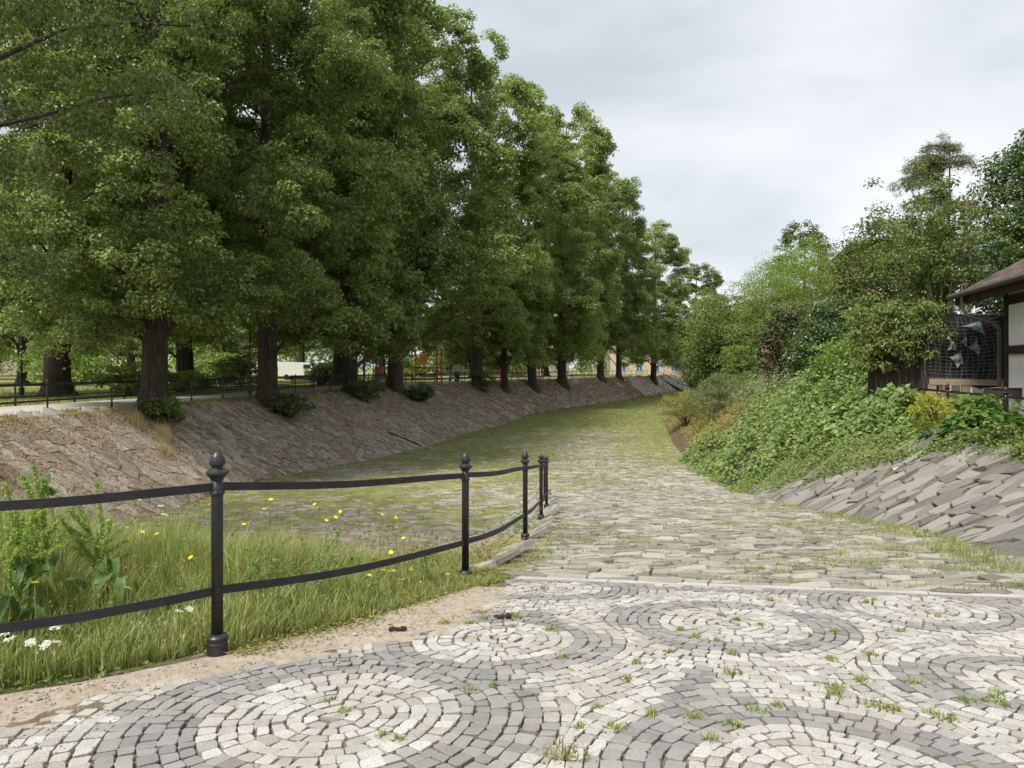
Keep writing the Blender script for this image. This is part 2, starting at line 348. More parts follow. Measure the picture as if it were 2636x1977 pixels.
def clump_leaves(C, R, per, L, W, r, up=0.55, droop=0.5, shell=0.45, spread=0.7):
    """Leaves on the shells of ellipsoid clumps C with radii R (n,3)."""
    n = len(C); idx = np.repeat(np.arange(n), per); k = len(idx)
    u = unit(r.normal(size=(k, 3))); u[:, 2] = np.where(u[:, 2] < -0.35, -u[:, 2], u[:, 2]); u = unit(u)
    rho = r.random(k) ** shell
    P = C[idx] + u * R[idx] * rho[:, None]
    N = u + np.array([0, 0, up]) + r.normal(size=(k, 3)) * spread
    D = u * np.array([1, 1, 0.3]) + np.array([0, 0, -droop]) + r.normal(size=(k, 3)) * 0.6
    s = r.uniform(0.7, 1.25, k)
    return leaf_arrays(P, D, N, L * s, W * s)

# ------------------------------------------------------------------ plan of the place (x right, y away from the eye, z up, path level = 0)
def curve(pts, sig=2.0):
    p = np.array(pts, float); yy = np.arange(p[0, 1], p[-1, 1], 0.25); xx = np.interp(yy, p[:, 1], p[:, 0])
    k = np.exp(-0.5 * (np.arange(-24, 25) * 0.25 / sig) ** 2); k /= k.sum()
    xs = np.convolve(np.pad(xx, 24, mode='reflect', reflect_type='odd'), k, 'valid')
    return lambda y: np.interp(y, yy, xs)

RAIL = curve([(-15.4, -40), (-15.8, 10), (-15.7, 24.6), (-15.4, 28), (-14.0, 36), (-12.1, 47), (-10.9, 56), (-8.9, 64.7), (-4.3, 74), (-1.0, 80), (25, 129), (45, 166), (250, 560)])
TOE_L = curve([(-10.6, -40), (-10.8, 18), (-10.44, 30), (-9.22, 32.9), (-6.94, 38.6), (-5.23, 44.6), (-3.4, 54.2), (-0.6, 62.3), (1.33, 73.7), (5.95, 83), (14, 98), (30.5, 132.7), (50, 166), (255, 560)], 1.6)
TOE_R = curve([(3.2, -40), (3.6, 2), (4.6, 5.5), (5.27, 7.56), (6.16, 9.78), (6.5, 12.15), (6.6, 14.5), (7.0, 19.3), (8.4, 27.3), (8.7, 35), (10, 45), (14, 68), (27, 95), (44, 127), (65, 166), (270, 560)], 0.9)
TOP_R = curve([(6, -40), (6.6, 2), (7.3, 5.5), (7.9, 7.56), (8.4, 10), (8.8, 12.5), (9.1, 15), (9.8, 18), (13.2, 33), (15.8, 45), (20.5, 68), (33, 95), (50, 127), (71, 166), (276, 560)], 0.9)
def FLOOR(y): return CZ - np.interp(y, [20, 28, 38, 50, 65, 85, 110, 150], [4.45, 4.6, 4.8, 4.9, 4.9, 4.7, 4.5, 4.4])
def SURF(y): return np.minimum(0.13 - 0.08 * np.maximum(y, -4), 0.413 - 0.128 * y)       # plaza, then ramp
def TOPZ_R(y): return np.interp(y, [2, 6, 12, 30], [0.0, -0.08, -0.12, -0.1])
POSTS = [(-3.35, 3.36), (-1.79, 4.44), (-0.44, 6.91), (0.18, 9.94), (0.536, 13.46), (0.794, 16.8), (0.868, 19.45)]
def catmull(P, n=14):
    P = np.array(P, float); Q = np.vstack([2 * P[0] - P[1], P, 2 * P[-1] - P[-2]]); out = []
    for i in range(1, len(Q) - 2):
        for t in np.linspace(0, 1, n, endpoint=False):
            a, b, c, d = Q[i - 1], Q[i], Q[i + 1], Q[i + 2]
            out.append(0.5 * (2 * b + (c - a) * t + (2 * a - 5 * b + 4 * c - d) * t * t + (3 * b - a - 3 * c + d) * t ** 3))
    out.append(P[-1]); return np.array(out)
FENCE = catmull(POSTS)
EDGE = np.vstack([[[-14, -3.8], [-8, 0.2]], FENCE, [[1.0, 24], [1.15, 28.5]]])
EDGE = np.vstack([np.column_stack([np.linspace(a[0], b[0], 8, endpoint=False), np.linspace(a[1], b[1], 8, endpoint=False)]) for a, b in zip(EDGE[:-1], EDGE[1:])])
ET = np.gradient(EDGE, axis=0); ET /= np.linalg.norm(ET, axis=1, keepdims=True)

def edge_dist(x, y):
    """Signed distance from the railing line (negative: on the river side) and the y of the nearest point."""
    x = np.asarray(x, float).ravel(); y = np.asarray(y, float).ravel()
    s = np.empty(len(x)); yf = np.empty(len(x))
    for i in range(0, len(x), 20000):
        dx = x[i:i + 20000, None] - EDGE[None, :, 0]; dy = y[i:i + 20000, None] - EDGE[None, :, 1]
        j = np.argmin(dx * dx + dy * dy, 1); r = np.arange(len(j))
        dd = np.hypot(dx[r, j], dy[r, j]); sg = np.sign(dx[r, j] * ET[j, 1] - dy[r, j] * ET[j, 0])
        s[i:i + 20000] = dd * np.where(sg == 0, 1, sg); yf[i:i + 20000] = EDGE[j, 1]
    return s, yf

def HGT(x, y):
    shp = np.broadcast(x, y).shape
    x = np.broadcast_to(x, shp).astype(float).ravel(); y = np.broadcast_to(y, shp).astype(float).ravel()
    rl = RAIL(y); xl = rl + 0.7; tl = TOE_L(y); tr = TOE_R(y); xr = TOP_R(y); zf = FLOOR(y)
    low = zf.copy()
    near = (y < 30) & (np.abs(x) < 40)
    if near.any():
        s, yf = edge_dist(x[near], y[near]); yn = y[near]
        w = np.interp(yf, [-5, 4.4, 6.9, 9, 11], [5.0, 4.6, 1.7, 0.35, 0.0])
        a = -np.minimum(s, 0)
        left = SURF(yf) - 0.045 * np.minimum(a, w) - 0.55 * np.maximum(a - w, 0)
        z = np.where(s < 0, left, SURF(yn))
        low[near] = np.maximum(zf[near], z)
    t = np.clip((x - xl) / np.maximum(tl - xl, 0.5), 0, 1)
    z = np.where(x < tl, np.maximum(-0.05 + (zf + 0.05) * t, np.where(x > tl - 8, -1e9, -1e9)), low)
    z = np.where(x < xl, -0.05 * np.clip((x - rl) / 0.7, 0, 1), z)
    z = np.where((x < tl) & (x >= xl), np.maximum(z, low - 0.0 * x), z)
    ztoe = np.maximum(zf, np.where(y < 30, SURF(y), zf))
    u = np.clip((x - tr) / np.maximum(xr - tr, 0.3), 0, 1)
    z = np.where(x > tr, ztoe + (TOPZ_R(y) - ztoe) * u, z)
    return z.reshape(shp)

def hz(x, y): return float(HGT(np.array([x]), np.array([y]))[0])
def at(px, d, py): return np.array([(px - CX) * d / F, d, CZ - (py - HZ) * d / F])

# ------------------------------------------------------------------ ground: one sheet to the horizon, the channel cut into it
gx = np.concatenate([[-900, -500, -300, -180, -120], np.arange(-90, -22, 2.5), np.arange(-22, 17, 0.34), np.arange(17, 60, 1.0), np.arange(60, 130, 6), [150, 220, 350, 600, 900]])
gy = np.concatenate([[-60, -35, -20, -12, -7], np.arange(-4, 36, 0.34), np.arange(36, 150, 0.9), np.arange(150, 260, 8), [300, 400, 550, 900, 1600]])
GX, GY = np.meshgrid(gx, gy); GZ = HGT(GX, GY)
nx, ny = len(gx), len(gy)
i = np.arange(ny - 1)[:, None] * nx; j = np.arange(nx - 1)[None]
GF = np.stack([i + j, i + j + 1, i + nx + j + 1, i + nx + j], -1).reshape(-1, 4)
cxm = (GX[:-1, :-1] + GX[1:, 1:]).ravel() / 2; cym = (GY[:-1, :-1] + GY[1:, 1:]).ravel() / 2
sd, _ = edge_dist(np.clip(cxm, -40, 40), np.clip(cym, -10, 60))
mi = np.zeros(len(cxm), int)
mi[(cxm > RAIL(cym) + 0.9)] = 1
mi[(cxm > TOE_L(cym))] = 2
mi[(cxm > TOE_L(cym)) & (cym < 8.6) & (sd < 0)] = 3
mi[(sd >= 0) & (cym < 27) & (cxm > -12)] = 4
mi[(sd < 0) & (cym < 27) & (cym > 8.6) & (sd > -4)] = 1
mi[cxm > TOE_R(cym)] = 1
mi[cxm > TOP_R(cym)] = 5
g_me = mesh('ground', np.column_stack([GX.ravel(), GY.ravel(), GZ.ravel()]), GF, None, smooth=True,
            mats=[M['lawn'], M['bank_soil'], M['bed_soil'], M['meadow_soil'], M['joint'], M['garden_soil']], midx=mi)
ground = tag(link('ground', g_me), 'ground sheet with the dry channel cut into it', kind='structure')

# gravel path of the park
py_ = np.concatenate([np.arange(5, 60, 1.0), np.arange(60, 170, 2.0)])
a = RAIL(py_) - 0.25; b = RAIL(py_) - 4.3
V = np.vstack([np.column_stack([a, py_, np.full(len(py_), 0.012)]), np.column_stack([b, py_, np.full(len(py_), 0.012)])]); n = len(py_)
Fq = np.array([[k, k + 1, n + k + 1, n + k] for k in range(n - 1)])
tag(link('path', mesh('path', V, Fq, M['gravel_path'])), 'pale gravel path along the top of the bank', kind='structure')

# ------------------------------------------------------------------ stone laying
def voronoi(P, R, g):
    """Voronoi cells (half-plane clipping) with a joint of half-width g between neighbours."""
    inv = 1.0 / R; grid = {}
    pts = [(float(a), float(b)) for a, b in P]
    for i, (x, y) in enumerate(pts): grid.setdefault((int(math.floor(x * inv)), int(math.floor(y * inv))), []).append(i)
    out = []
    for i, (x, y) in enumerate(pts):
        gx_, gy_ = int(math.floor(x * inv)), int(math.floor(y * inv))
        nb = []
        for a in (-2, -1, 0, 1, 2):
            for b in (-2, -1, 0, 1, 2):
                for k in grid.get((gx_ + a, gy_ + b), ()):
                    if k != i:
                        dx, dy = pts[k][0] - x, pts[k][1] - y; nb.append((dx * dx + dy * dy, dx, dy))
        nb.sort()
        poly = [(R * math.cos(t), R * math.sin(t)) for t in (0.4, 1.45, 2.5, 3.54, 4.6, 5.65)]
        mr = R * R
        for d2, dx, dy in nb:
            if d2 > 4 * mr or d2 < 1e-9: break
            d = math.sqrt(d2); lim = d / 2 - g; ux, uy = dx / d, dy / d
            new = []; prev = poly[-1]; pv = prev[0] * ux + prev[1] * uy - lim
            for q in poly:
                v = q[0] * ux + q[1] * uy - lim
                if (v < 0) != (pv < 0):
                    t = pv / (pv - v); new.append((prev[0] + (q[0] - prev[0]) * t, prev[1] + (q[1] - prev[1]) * t))
                if v <= 0: new.append(q)
                prev, pv = q, v
            poly = new
            if len(poly) < 3: break
            mr = max(q[0] * q[0] + q[1] * q[1] for q in poly)
        if len(poly) >= 3:
            # drop slivers
            q2 = []
            for q in poly:
                if not q2 or (q[0] - q2[-1][0]) ** 2 + (q[1] - q2[-1][1]) ** 2 > (0.04 * R) ** 2: q2.append(q)
            if len(q2) >= 3: out.append((i, [(x + a, y + b) for a, b in q2]))
    return out

def jitter_grid(u0, u1, v0, v1, du, dv, jit, r, brick=True, jv=None, cols=False):
    us = np.arange(u0, u1, du); vv = np.arange(v0, v1, dv)
    U, W = np.meshgrid(us, vv)
    jv = jit if jv is None else jv
    if brick and not cols: U = U + (np.arange(len(vv)) % 2)[:, None] * du * 0.5 + r.uniform(-.3, .3, (len(vv), 1)) * du
    if cols: W = W + r.uniform(-.5, .5, (1, len(us))) * dv
    return np.column_stack([(U + r.uniform(-jit, jit, U.shape) * du).ravel(), (W + r.uniform(-jv, jv, W.shape) * dv).ravel()])

def lay(cells, to3, parent, piece, rest, mats, mat_of, r, ht, bev, depth=0.04, near_key=None, n_own=300, tilt=0.3, uneven=0.35):
    """Turns cells into bevelled stones: the n_own that show largest become objects, the rest one joined part."""
    order = sorted(range(len(cells)), key=near_key) if near_key else list(range(len(cells)))
    own = set(order[:n_own])
    bulk = [[] for _ in mats]
    tot = [0] * len(mats); fb = [[] for _ in mats]; tn = [[] for _ in mats]
    for ci, (idx, poly) in enumerate(cells):
        q = np.array(poly); c = q.mean(0); k = len(q); mrad = np.sqrt(((q - c) ** 2).sum(1)).mean()
        h = ht * (1 + r.uniform(-uneven, uneven)); tl = r.normal(0, tilt, 2) * ht / mrad
        hh = h + (q - c) @ tl
        inner = c + (q - c) * max(0.5, 1 - bev / mrad)
        uvh = np.vstack([np.column_stack([q, np.full(k, -depth)]), np.column_stack([q + r.normal(0, 0.02 * mrad, q.shape), hh - bev * 0.7]), np.column_stack([inner, hh])])
        f = [[a, (a + 1) % k, k + (a + 1) % k, k + a] for a in range(k)] + [[k + a, k + (a + 1) % k, 2 * k + (a + 1) % k, 2 * k + a] for a in range(k)] + [list(range(2 * k, 3 * k))]
        m = mat_of(idx); t = r.random()
        if ci in own:
            X = to3(uvh); org = X[:k].mean(0)
            me = mesh(piece, X - org, f, mats[m], tone=[t] * len(f))
            link(piece, me, parent, loc=org)
        else:
            bulk[m].append(uvh); fb[m] += [[a + tot[m] for a in ff] for ff in f]; tn[m] += [t] * len(f); tot[m] += 3 * k
    for m in range(len(mats)):
        if bulk[m]:
            o = link(rest, mesh(rest, to3(np.vstack(bulk[m])), fb[m], mats[m], tone=tn[m]), parent)
            o['kind'] = 'stuff'

# --- plaza mosaic of granite setts
# centre, inner (pale) half-axes, ring centre and outer (dark) half-axes
DISKS = [(-.84, 3.5, .60, .59, -.85, 3.48, 1.04, .96), (-.14, 4.72, .54, .43, -.08, 4.78, .84, .67), (1.55, 5.1, .53, .47, 1.51, 5.12, .90, .65), (1.25, 2.85, .54, .56, 1.25, 2.83, .82, .77),
         (2.84, 3.9, .40, .32, 2.86, 3.93, .80, .48), (3.1, 5.55, .54, .46, 3.1, 5.55, .86, .62), (.32, 6.32, .52, .33, .32, 6.34, .86, .56), (-1.15, 1.6, .55, .55, -1.15, 1.6, .95, .9), (4.8, 4.7, .5, .45, 4.8, 4.7, .86, .7), (2.9, 2.3, .5, .45, 2.9, 2.3, .85, .7)]
PALE = [([(.30, 5.64), (.42, 5.28), (.57, 5.02), (.73, 4.91), (.81, 4.53), (.85, 4.27)], .10), ([(.30, 5.75), (1.2, 5.85)], .07), ([(1.86, 6.01), (2.01, 5.59), (2.34, 5.48), (2.54, 5.12), (2.62, 4.85)], .11), ([(-.45, 5.62), (.05, 5.72)], .08)]
DARKB = [([(1.0, 6.42), (2.2, 6.15), (3.4, 6.0), (4.4, 5.65)], .10), ([(.12, 2.5), (.5, 2.95), (.78, 3.35), (1.0, 3.72)], .2), ([(.95, 3.8), (1.05, 4.1)], .1), ([(.6, 2.6), (.8, 3.2)], .25)]
def cap_d(x, y, line):
    m = 9.0
    for (ax, ay), (bx, by) in zip(line[:-1], line[1:]):
        t = max(0, min(1, ((x - ax) * (bx - ax) + (y - ay) * (by - ay)) / ((bx - ax) ** 2 + (by - ay) ** 2))); m = min(m, math.hypot(x - ax - t * (bx - ax), y - ay - t * (by - ay)))
    return m
def kerb_y(x): return 6.92 - 0.236 * (x - 0.0)
def sett_left(y): return np.interp(y, [0, 3.28, 3.91, 4.13, 4.56, 4.85, 5.34, 6.08, 6.9, 8], [-3.4, -2.35, -1.97, -1.6, -1.03, -.58, -.24, -.1, .02, .1])
SITES = [(q[4], q[5]) for q in DISKS] + [(2.1, 7.3), (4.3, 6.4), (4.9, 3.0)]
def clip_half(poly, ux, uy, lim):
    out = []; prev = poly[-1]; pv = prev[0] * ux + prev[1] * uy - lim
    for q in poly:
        v = q[0] * ux + q[1] * uy - lim
        if (v < 0) != (pv < 0):
            t = pv / (pv - v); out.append((prev[0] + (q[0] - prev[0]) * t, prev[1] + (q[1] - prev[1]) * t))
        if v <= 0: out.append(q)
        prev, pv = q, v
    return out
cells, P0 = [], []
for k, (ox_, oy_) in enumerate(SITES):
    ra = 0.0; j_ = 0
    while ra < 2.3:
        rb = ra + rs.uniform(.066, .092); rm = (ra + rb) / 2
        m = max(3, int(round(2 * math.pi * rm / rs.uniform(.082, .094)))); cuts = (np.arange(m) + rs.uniform(-.24, .24, m)) * 2 * math.pi / m + rs.random() * 6
        for t in range(m):
            t0, t1 = cuts[t], cuts[(t + 1) % m] + (2 * math.pi if t == m - 1 else 0)
            tm_ = (t0 + t1) / 2; px_, py2 = ox_ + rm * math.cos(tm_), oy_ + rm * math.sin(tm_)
            if not (px_ > sett_left(py2) + rs.normal(0, .05) and py2 < kerb_y(px_) - .1 and 2.1 < py2 and px_ < 5.4 and abs(px_) < py2 * .85 + .4): continue
            g_ = rs.uniform(.0028, .0055); r0_, r1_ = max(ra + g_, .012), rb - g_; ga = g_ / rm
            quad = [(r0_, t0 + ga), (r1_, t0 + ga), (r1_, t1 - ga), (r0_, t1 - ga)]
            quad = [(a_ + min(1, a_ * 3) * (.011 * math.sin(2 * b_ + k) + .007 * math.sin(5 * b_ + 2 * k)), b_) for a_, b_ in quad]
            q = [(ox_ + (a_ + rs.normal(0, .0045)) * math.cos(b_ + rs.normal(0, .0045) / rm), oy_ + (a_ + rs.normal(0, .0045)) * math.sin(b_ + rs.normal(0, .0045) / rm)) for a_, b_ in quad]
            # knocked-off corners
            c8 = []
            for e in range(4):
                A_, B_, C_ = q[e - 1], q[e], q[(e + 1) % 4]; f1, f2 = rs.uniform(.05, .2, 2)
                c8 += [(B_[0] + (A_[0] - B_[0]) * f1, B_[1] + (A_[1] - B_[1]) * f1), (B_[0] + (C_[0] - B_[0]) * f2, B_[1] + (C_[1] - B_[1]) * f2)]
            poly = c8
            for kk, (sx_, sy_) in enumerate(SITES):
                dx, dy = sx_ - ox_, sy_ - oy_; d_ = math.hypot(dx, dy)
                if kk == k or d_ > 3.6: continue
                ux, uy = dx / d_, dy / d_; lim = (ox_ + sx_) / 2 * ux + (oy_ + sy_) / 2 * uy - .0015
                if rm > d_ / 2 - .12:
                    poly = clip_half(poly, ux, uy, lim)
                    if len(poly) < 3: break
            if len(poly) < 3: continue
            pa = np.array(poly); ar = abs(np.dot(pa[:, 0], np.roll(pa[:, 1], -1)) - np.dot(pa[:, 1], np.roll(pa[:, 0], -1))) / 2
            if ar < .0005: continue
            P0.append(pa.mean(0)); cells.append((len(P0) - 1, [tuple(v) for v in pa]))
        ra = rb
P0 = np.array(P0)
def sett_kind(i):
    x, y = P0[i]
    for q in DISKS:
        if math.hypot((x - q[0]) / q[2], (y - q[1]) / q[3]) < 1: return 0
    for l, w in PALE:
        if cap_d(x, y, l) < w: return 0
    for q in DISKS:
        if math.hypot((x - q[4]) / q[6], (y - q[5]) / q[7]) < 1: return 1
    for l, w in DARKB:
        if cap_d(x, y, l) < w: return 1
    return 0
plaza = tag(link('pavement', None), 'pavement of pale and dark granite setts in rings', kind='structure')
plaza.empty_display_size = 0.2
def plaza3(q): return np.column_stack([q[:, 0], q[:, 1], SURF(q[:, 1]) - 0.001 + q[:, 2]])
lay(cells, plaza3, plaza, 'sett', 'sett_field', [M['white_sett'], M['dark_sett']], sett_kind, rs, 0.020, 0.0035, depth=0.012,
    near_key=lambda c: cells[c][1][0][1] + 0.25 * abs(cells[c][1][0][0]), tilt=0.06, uneven=0.2)

# pale kerb strip between plaza and ramp
kerb = tag(link('kerb', None), 'thin pale kerb strip across the top of the ramp', kind='structure')
ks = np.linspace(0.02, 5.2, 7)
for a, b in zip(ks[:-1], ks[1:]):
    mb = MB(); ya, yb = kerb_y(a + .006), kerb_y(b - .006)
    mb.bar((a + .006, ya, SURF(ya) + 0.004), (b - .006, yb, SURF(yb) + 0.004), 0.075, 0.03)
    mb.build('kerb_stone', M['kerb'], kerb)

# --- ramp of narrow stones on edge
ramp_o = tag(link('ramp', None), 'cobbled stone ramp sloping down into the channel', kind='structure')
AX = 2.1
R0 = jitter_grid(0.0, 9.5, 5.4 * AX, 28.6 * AX, 0.29, 0.27, 0.36, rs, jv=.16)
R0 = R0[rs.random(len(R0)) > 0.06]
yy = R0[:, 1] / AX
fx = np.interp(yy, EDGE[:, 1], EDGE[:, 0])
lim = kerb_y(R0[:, 0]) + 0.13
sel = (yy > lim) & (R0[:, 0] > fx + 0.02) & (R0[:, 0] < TOE_R(yy) - 0.05) & (R0[:, 0] / yy < 0.85)
R0 = R0[sel]
def ramp3(q):
    y = q[:, 1] / AX
    return np.column_stack([q[:, 0], y, np.maximum(SURF(y), FLOOR(y)) + q[:, 2]])
cells = voronoi(R0, 0.28, 0.0125)
lay(cells, ramp3, ramp_o, 'cobble', 'cobble_field', [M['ramp_stone']], lambda i: 0, rs, 0.026, 0.010, near_key=lambda c: cells[c][1][0][1], tilt=0.35, uneven=0.55)

# --- channel bed stones (mossy) 
bed_o = tag(link('channel_bed', None), 'flat bed of the dry channel, stones under moss and short grass', kind='structure')
B0 = jitter_grid(-11, 10, 11 * 2.0, 58 * 2.0, 0.48, 0.50, 0.36, rs, jv=.2)
yy = B0[:, 1] / 2.0
sdist, _ = edge_dist(B0[:, 0], yy)
sel = (B0[:, 0] > TOE_L(yy) + 0.1) & (B0[:, 0] < TOE_R(yy) - 0.05) & ((yy > 27.3) | (sdist < -0.2)) & (HGT(B0[:, 0], yy) < FLOOR(yy) + 0.03) & (np.abs(B0[:, 0]) < yy * 0.75)
B0 = B0[sel]
def bed3(q):
    y = q[:, 1] / 2.0
    return np.column_stack([q[:, 0], y, FLOOR(y) + q[:, 2]])
cells = voronoi(B0, 0.46, 0.022)
lay(cells, bed3, bed_o, 'cobble', 'cobble_field', [M['bed_stone']], lambda i: 0, rs, 0.028, 0.02, near_key=lambda c: cells[c][1][0][1], tilt=0.3, uneven=0.45)

# --- stone banks: u along the channel (y), v metres up the slope
def bank_map(A, B, za, zb, sv):
    def f(q):
        y = q[:, 0]; xa, xb = A(y), B(y); z0, z1 = za(y), zb(y)
        L = np.hypot(xb - xa, z1 - z0); t = q[:, 1] * sv / L
        nxz = np.column_stack([-(z1 - z0), xb - xa]) / L[:, None]; nxz *= np.sign(nxz[:, 1])[:, None]
        return np.column_stack([xa + (xb - xa) * t + nxz[:, 0] * q[:, 2], y, z0 + (z1 - z0) * t + nxz[:, 1] * q[:, 2]])
    return f
def bank_len(A, B, za, zb, y): return np.hypot(B(y) - A(y), zb(y) - za(y))
ztoeR = lambda y: np.maximum(FLOOR(y), np.where(y < 30, SURF(y), FLOOR(y)))
zl = lambda y: np.full_like(y, -0.05)
TOPL = lambda y: RAIL(y) + 0.7

right_o = tag(link('right_bank', None), 'sloping bank of long grey schist stones beside the ramp', kind='structure')
SV = 2.0
Q = jitter_grid(4.2, 30, 0.0, 4.2, 0.29, 0.20, 0.24, rs, jv=.40, cols=True)
Q = Q[rs.random(len(Q)) > 0.12]
Lr = bank_len(TOE_R, TOP_R, ztoeR, TOPZ_R, Q[:, 0])
Q = Q[(Q[:, 1] * SV < Lr - 0.12) & (Q[:, 1] * SV > 0.05) & ((Q[:, 0] < 22) | (Q[:, 1] * SV < 2.0))]
cells = voronoi(Q, 0.30, 0.010)
lay(cells, bank_map(TOE_R, TOP_R, ztoeR, TOPZ_R, SV), right_o, 'stone', 'stone_field', [M['right_stone']], lambda i: 0, rs, 0.045, 0.013, depth=0.05, near_key=lambda c: cells[c][1][0][0], tilt=0.5, uneven=0.6)

left_o = tag(link('left_bank', None), 'sloping bank of grey stones under the lindens, strewn with dry leaves', kind='structure')
Q1 = jitter_grid(17, 30, 0, 5.0, 0.5, 0.33, 0.36, rs)
Q1 = Q1[rs.random(len(Q1)) > 0.15]
Q2 = jitter_grid(30, 58, 0, 5.0, 0.26, 0.25, 0.16, rs, jv=.36, cols=True)
Q3 = jitter_grid(58, 140, 0, 5.5, 0.55, 0.40, 0.16, rs, jv=.34, cols=True)
SL = 1.6
Q = np.vstack([Q1, Q2, Q3])
Ll = bank_len(TOE_L, TOPL, FLOOR, zl, Q[:, 0])
Q = Q[(Q[:, 1] * SL < Ll - 0.32) & (Q[:, 1] * SL > 0.05)]
small = voronoi(Q[(Q[:, 0] >= 30) & (Q[:, 0] < 58)], 0.28, 0.008)
big = voronoi(Q[Q[:, 0] < 30], 0.5, 0.010)
far = voronoi(Q[Q[:, 0] >= 58], 0.62, 0.02)
cells = big + small + far
lm = bank_map(TOE_L, TOPL, FLOOR, zl, SL)
lay(cells, lm, left_o, 'stone', 'stone_field', [M['left_stone']], lambda i: 0, rs, 0.032, 0.012, depth=0.05, near_key=lambda c: cells[c][1][0][0], tilt=0.4, uneven=0.6)

# side slope of the ramp under the railing
slope_o = tag(link('ramp_side', None), 'stone side slope between ramp edge and channel bed', kind='structure')
EY = lambda y: np.interp(y, EDGE[:, 1], EDGE[:, 0]) - 0.05
def side_foot(y): return EY(y) - np.maximum(SURF(y) - FLOOR(y), 0.0) / 0.55
Q = jitter_grid(7.6, 26.5, 0.0, 3.6, 0.22, 0.22, 0.16, rs, jv=.36, cols=True)
sz = lambda y: SURF(y) + 0.0
Ls = np.hypot(EY(Q[:, 0]) - side_foot(Q[:, 0]), SURF(Q[:, 0]) - FLOOR(Q[:, 0]))
Q = Q[(Q[:, 1] * 1.5 < Ls - 0.02) & (Q[:, 1] * 1.5 > 0.02)]
cells = voronoi(Q, 0.27, 0.012)
def side3(q):
    X = bank_map(side_foot, EY, FLOOR, sz, 1.5)(q); X[:, 2] = np.maximum(X[:, 2], HGT(X[:, 0], X[:, 1]) - 0.03 + q[:, 2]); return X
lay(cells, side3, slope_o, 'stone', 'stone_field', [M['ramp_stone']], lambda i: 0, rs, 0.03, 0.016, near_key=lambda c: cells[c][1][0][0], tilt=0.4)

# ------------------------------------------------------------------ value noise for scattering
_NT = np.random.default_rng(5).random((64, 64))
def vnoise(x, y):
    x = np.asarray(x, float); y = np.asarray(y, float)
    xi, yi = np.floor(x).astype(int), np.floor(y).astype(int); fx_, fy_ = x - xi, y - yi
    fx_ = fx_ * fx_ * (3 - 2 * fx_); fy_ = fy_ * fy_ * (3 - 2 * fy_)
    g = lambda a, b: _NT[a % 64, b % 64]
    return (g(xi, yi) * (1 - fx_) + g(xi + 1, yi) * fx_) * (1 - fy_) + (g(xi, yi + 1) * (1 - fx_) + g(xi + 1, yi + 1) * fx_) * fy_
def fbm(x, y, s=1.0): return (vnoise(x * s, y * s) * 0.5 + vnoise(x * s * 2.1 + 9, y * s * 2.1) * 0.28 + vnoise(x * s * 4.3, y * s * 4.3 + 7) * 0.22)

# moss cushion over the bed and parts of the ramp: a sheet that rises over the stones in patches
my = np.concatenate([np.arange(9, 50, 0.16), np.arange(50, 140, 0.7)])
mu = np.linspace(0, 1, 120)
MYY, MUU = np.meshgrid(my, mu, indexing='ij')
x0 = np.maximum(TOE_L(MYY) + 0.02, -0.85 * MYY); x1 = TOE_R(MYY) - 0.02
MXX = x0 + (x1 - x0) * MUU
hgt = HGT(MXX, MYY)
cover = np.interp(MYY, [8, 13, 22, 28, 40, 60, 140], [-0.12, -0.06, 0.0, 0.17, 0.26, 0.36, 0.36])
onbed = hgt < FLOOR(MYY) + 0.05
cover = np.where(onbed, np.maximum(cover, np.interp(MYY, [10, 20, 30, 45], [0.1, 0.16, 0.24, 0.28])), cover)
pale = np.exp(-((MXX - np.interp(MYY, [20, 30, 45, 60, 80], [4, 4.6, 4.6, 6.5, 11])) / np.interp(MYY, [20, 45, 80], [3.0, 2.0, 2.0])) ** 2) * np.interp(MYY, [20, 40, 60, 80], [0.28, 0.30, 0.24, 0.10])
rise = (fbm(MXX, MYY, 0.42) * 0.5 + fbm(MXX + 30, MYY, 1.7) * 0.42 - 0.66 + cover - pale + fbm(MXX, MYY + 50, 4.0) * 0.34) * 0.16
MZZ = hgt + np.clip(rise, -0.03, 0.045) + rs.normal(0, 0.002, hgt.shape)
n1, n2 = MXX.shape
i = np.arange(n1 - 1)[:, None] * n2; j = np.arange(n2 - 1)[None]
Fq = np.stack([i + j, i + n2 + j, i + n2 + j + 1, i + j + 1], -1).reshape(-1, 4)
sdm, _ = edge_dist(np.clip(MXX, -30, 30), np.clip(MYY, -5, 40)); sdm = sdm.reshape(MXX.shape)
okv = ((hgt < FLOOR(MYY) + 0.08) | ((sdm > 0.1) & (MYY > kerb_y(MXX) + 0.2))).ravel()
Fq = Fq[okv[Fq].all(1)]
tag(link('moss', mesh('moss', np.column_stack([MXX.ravel(), MYY.ravel(), MZZ.ravel()]), Fq, M['moss'], smooth=True)), 'moss and low turf spreading over the channel stones', kind='stuff')

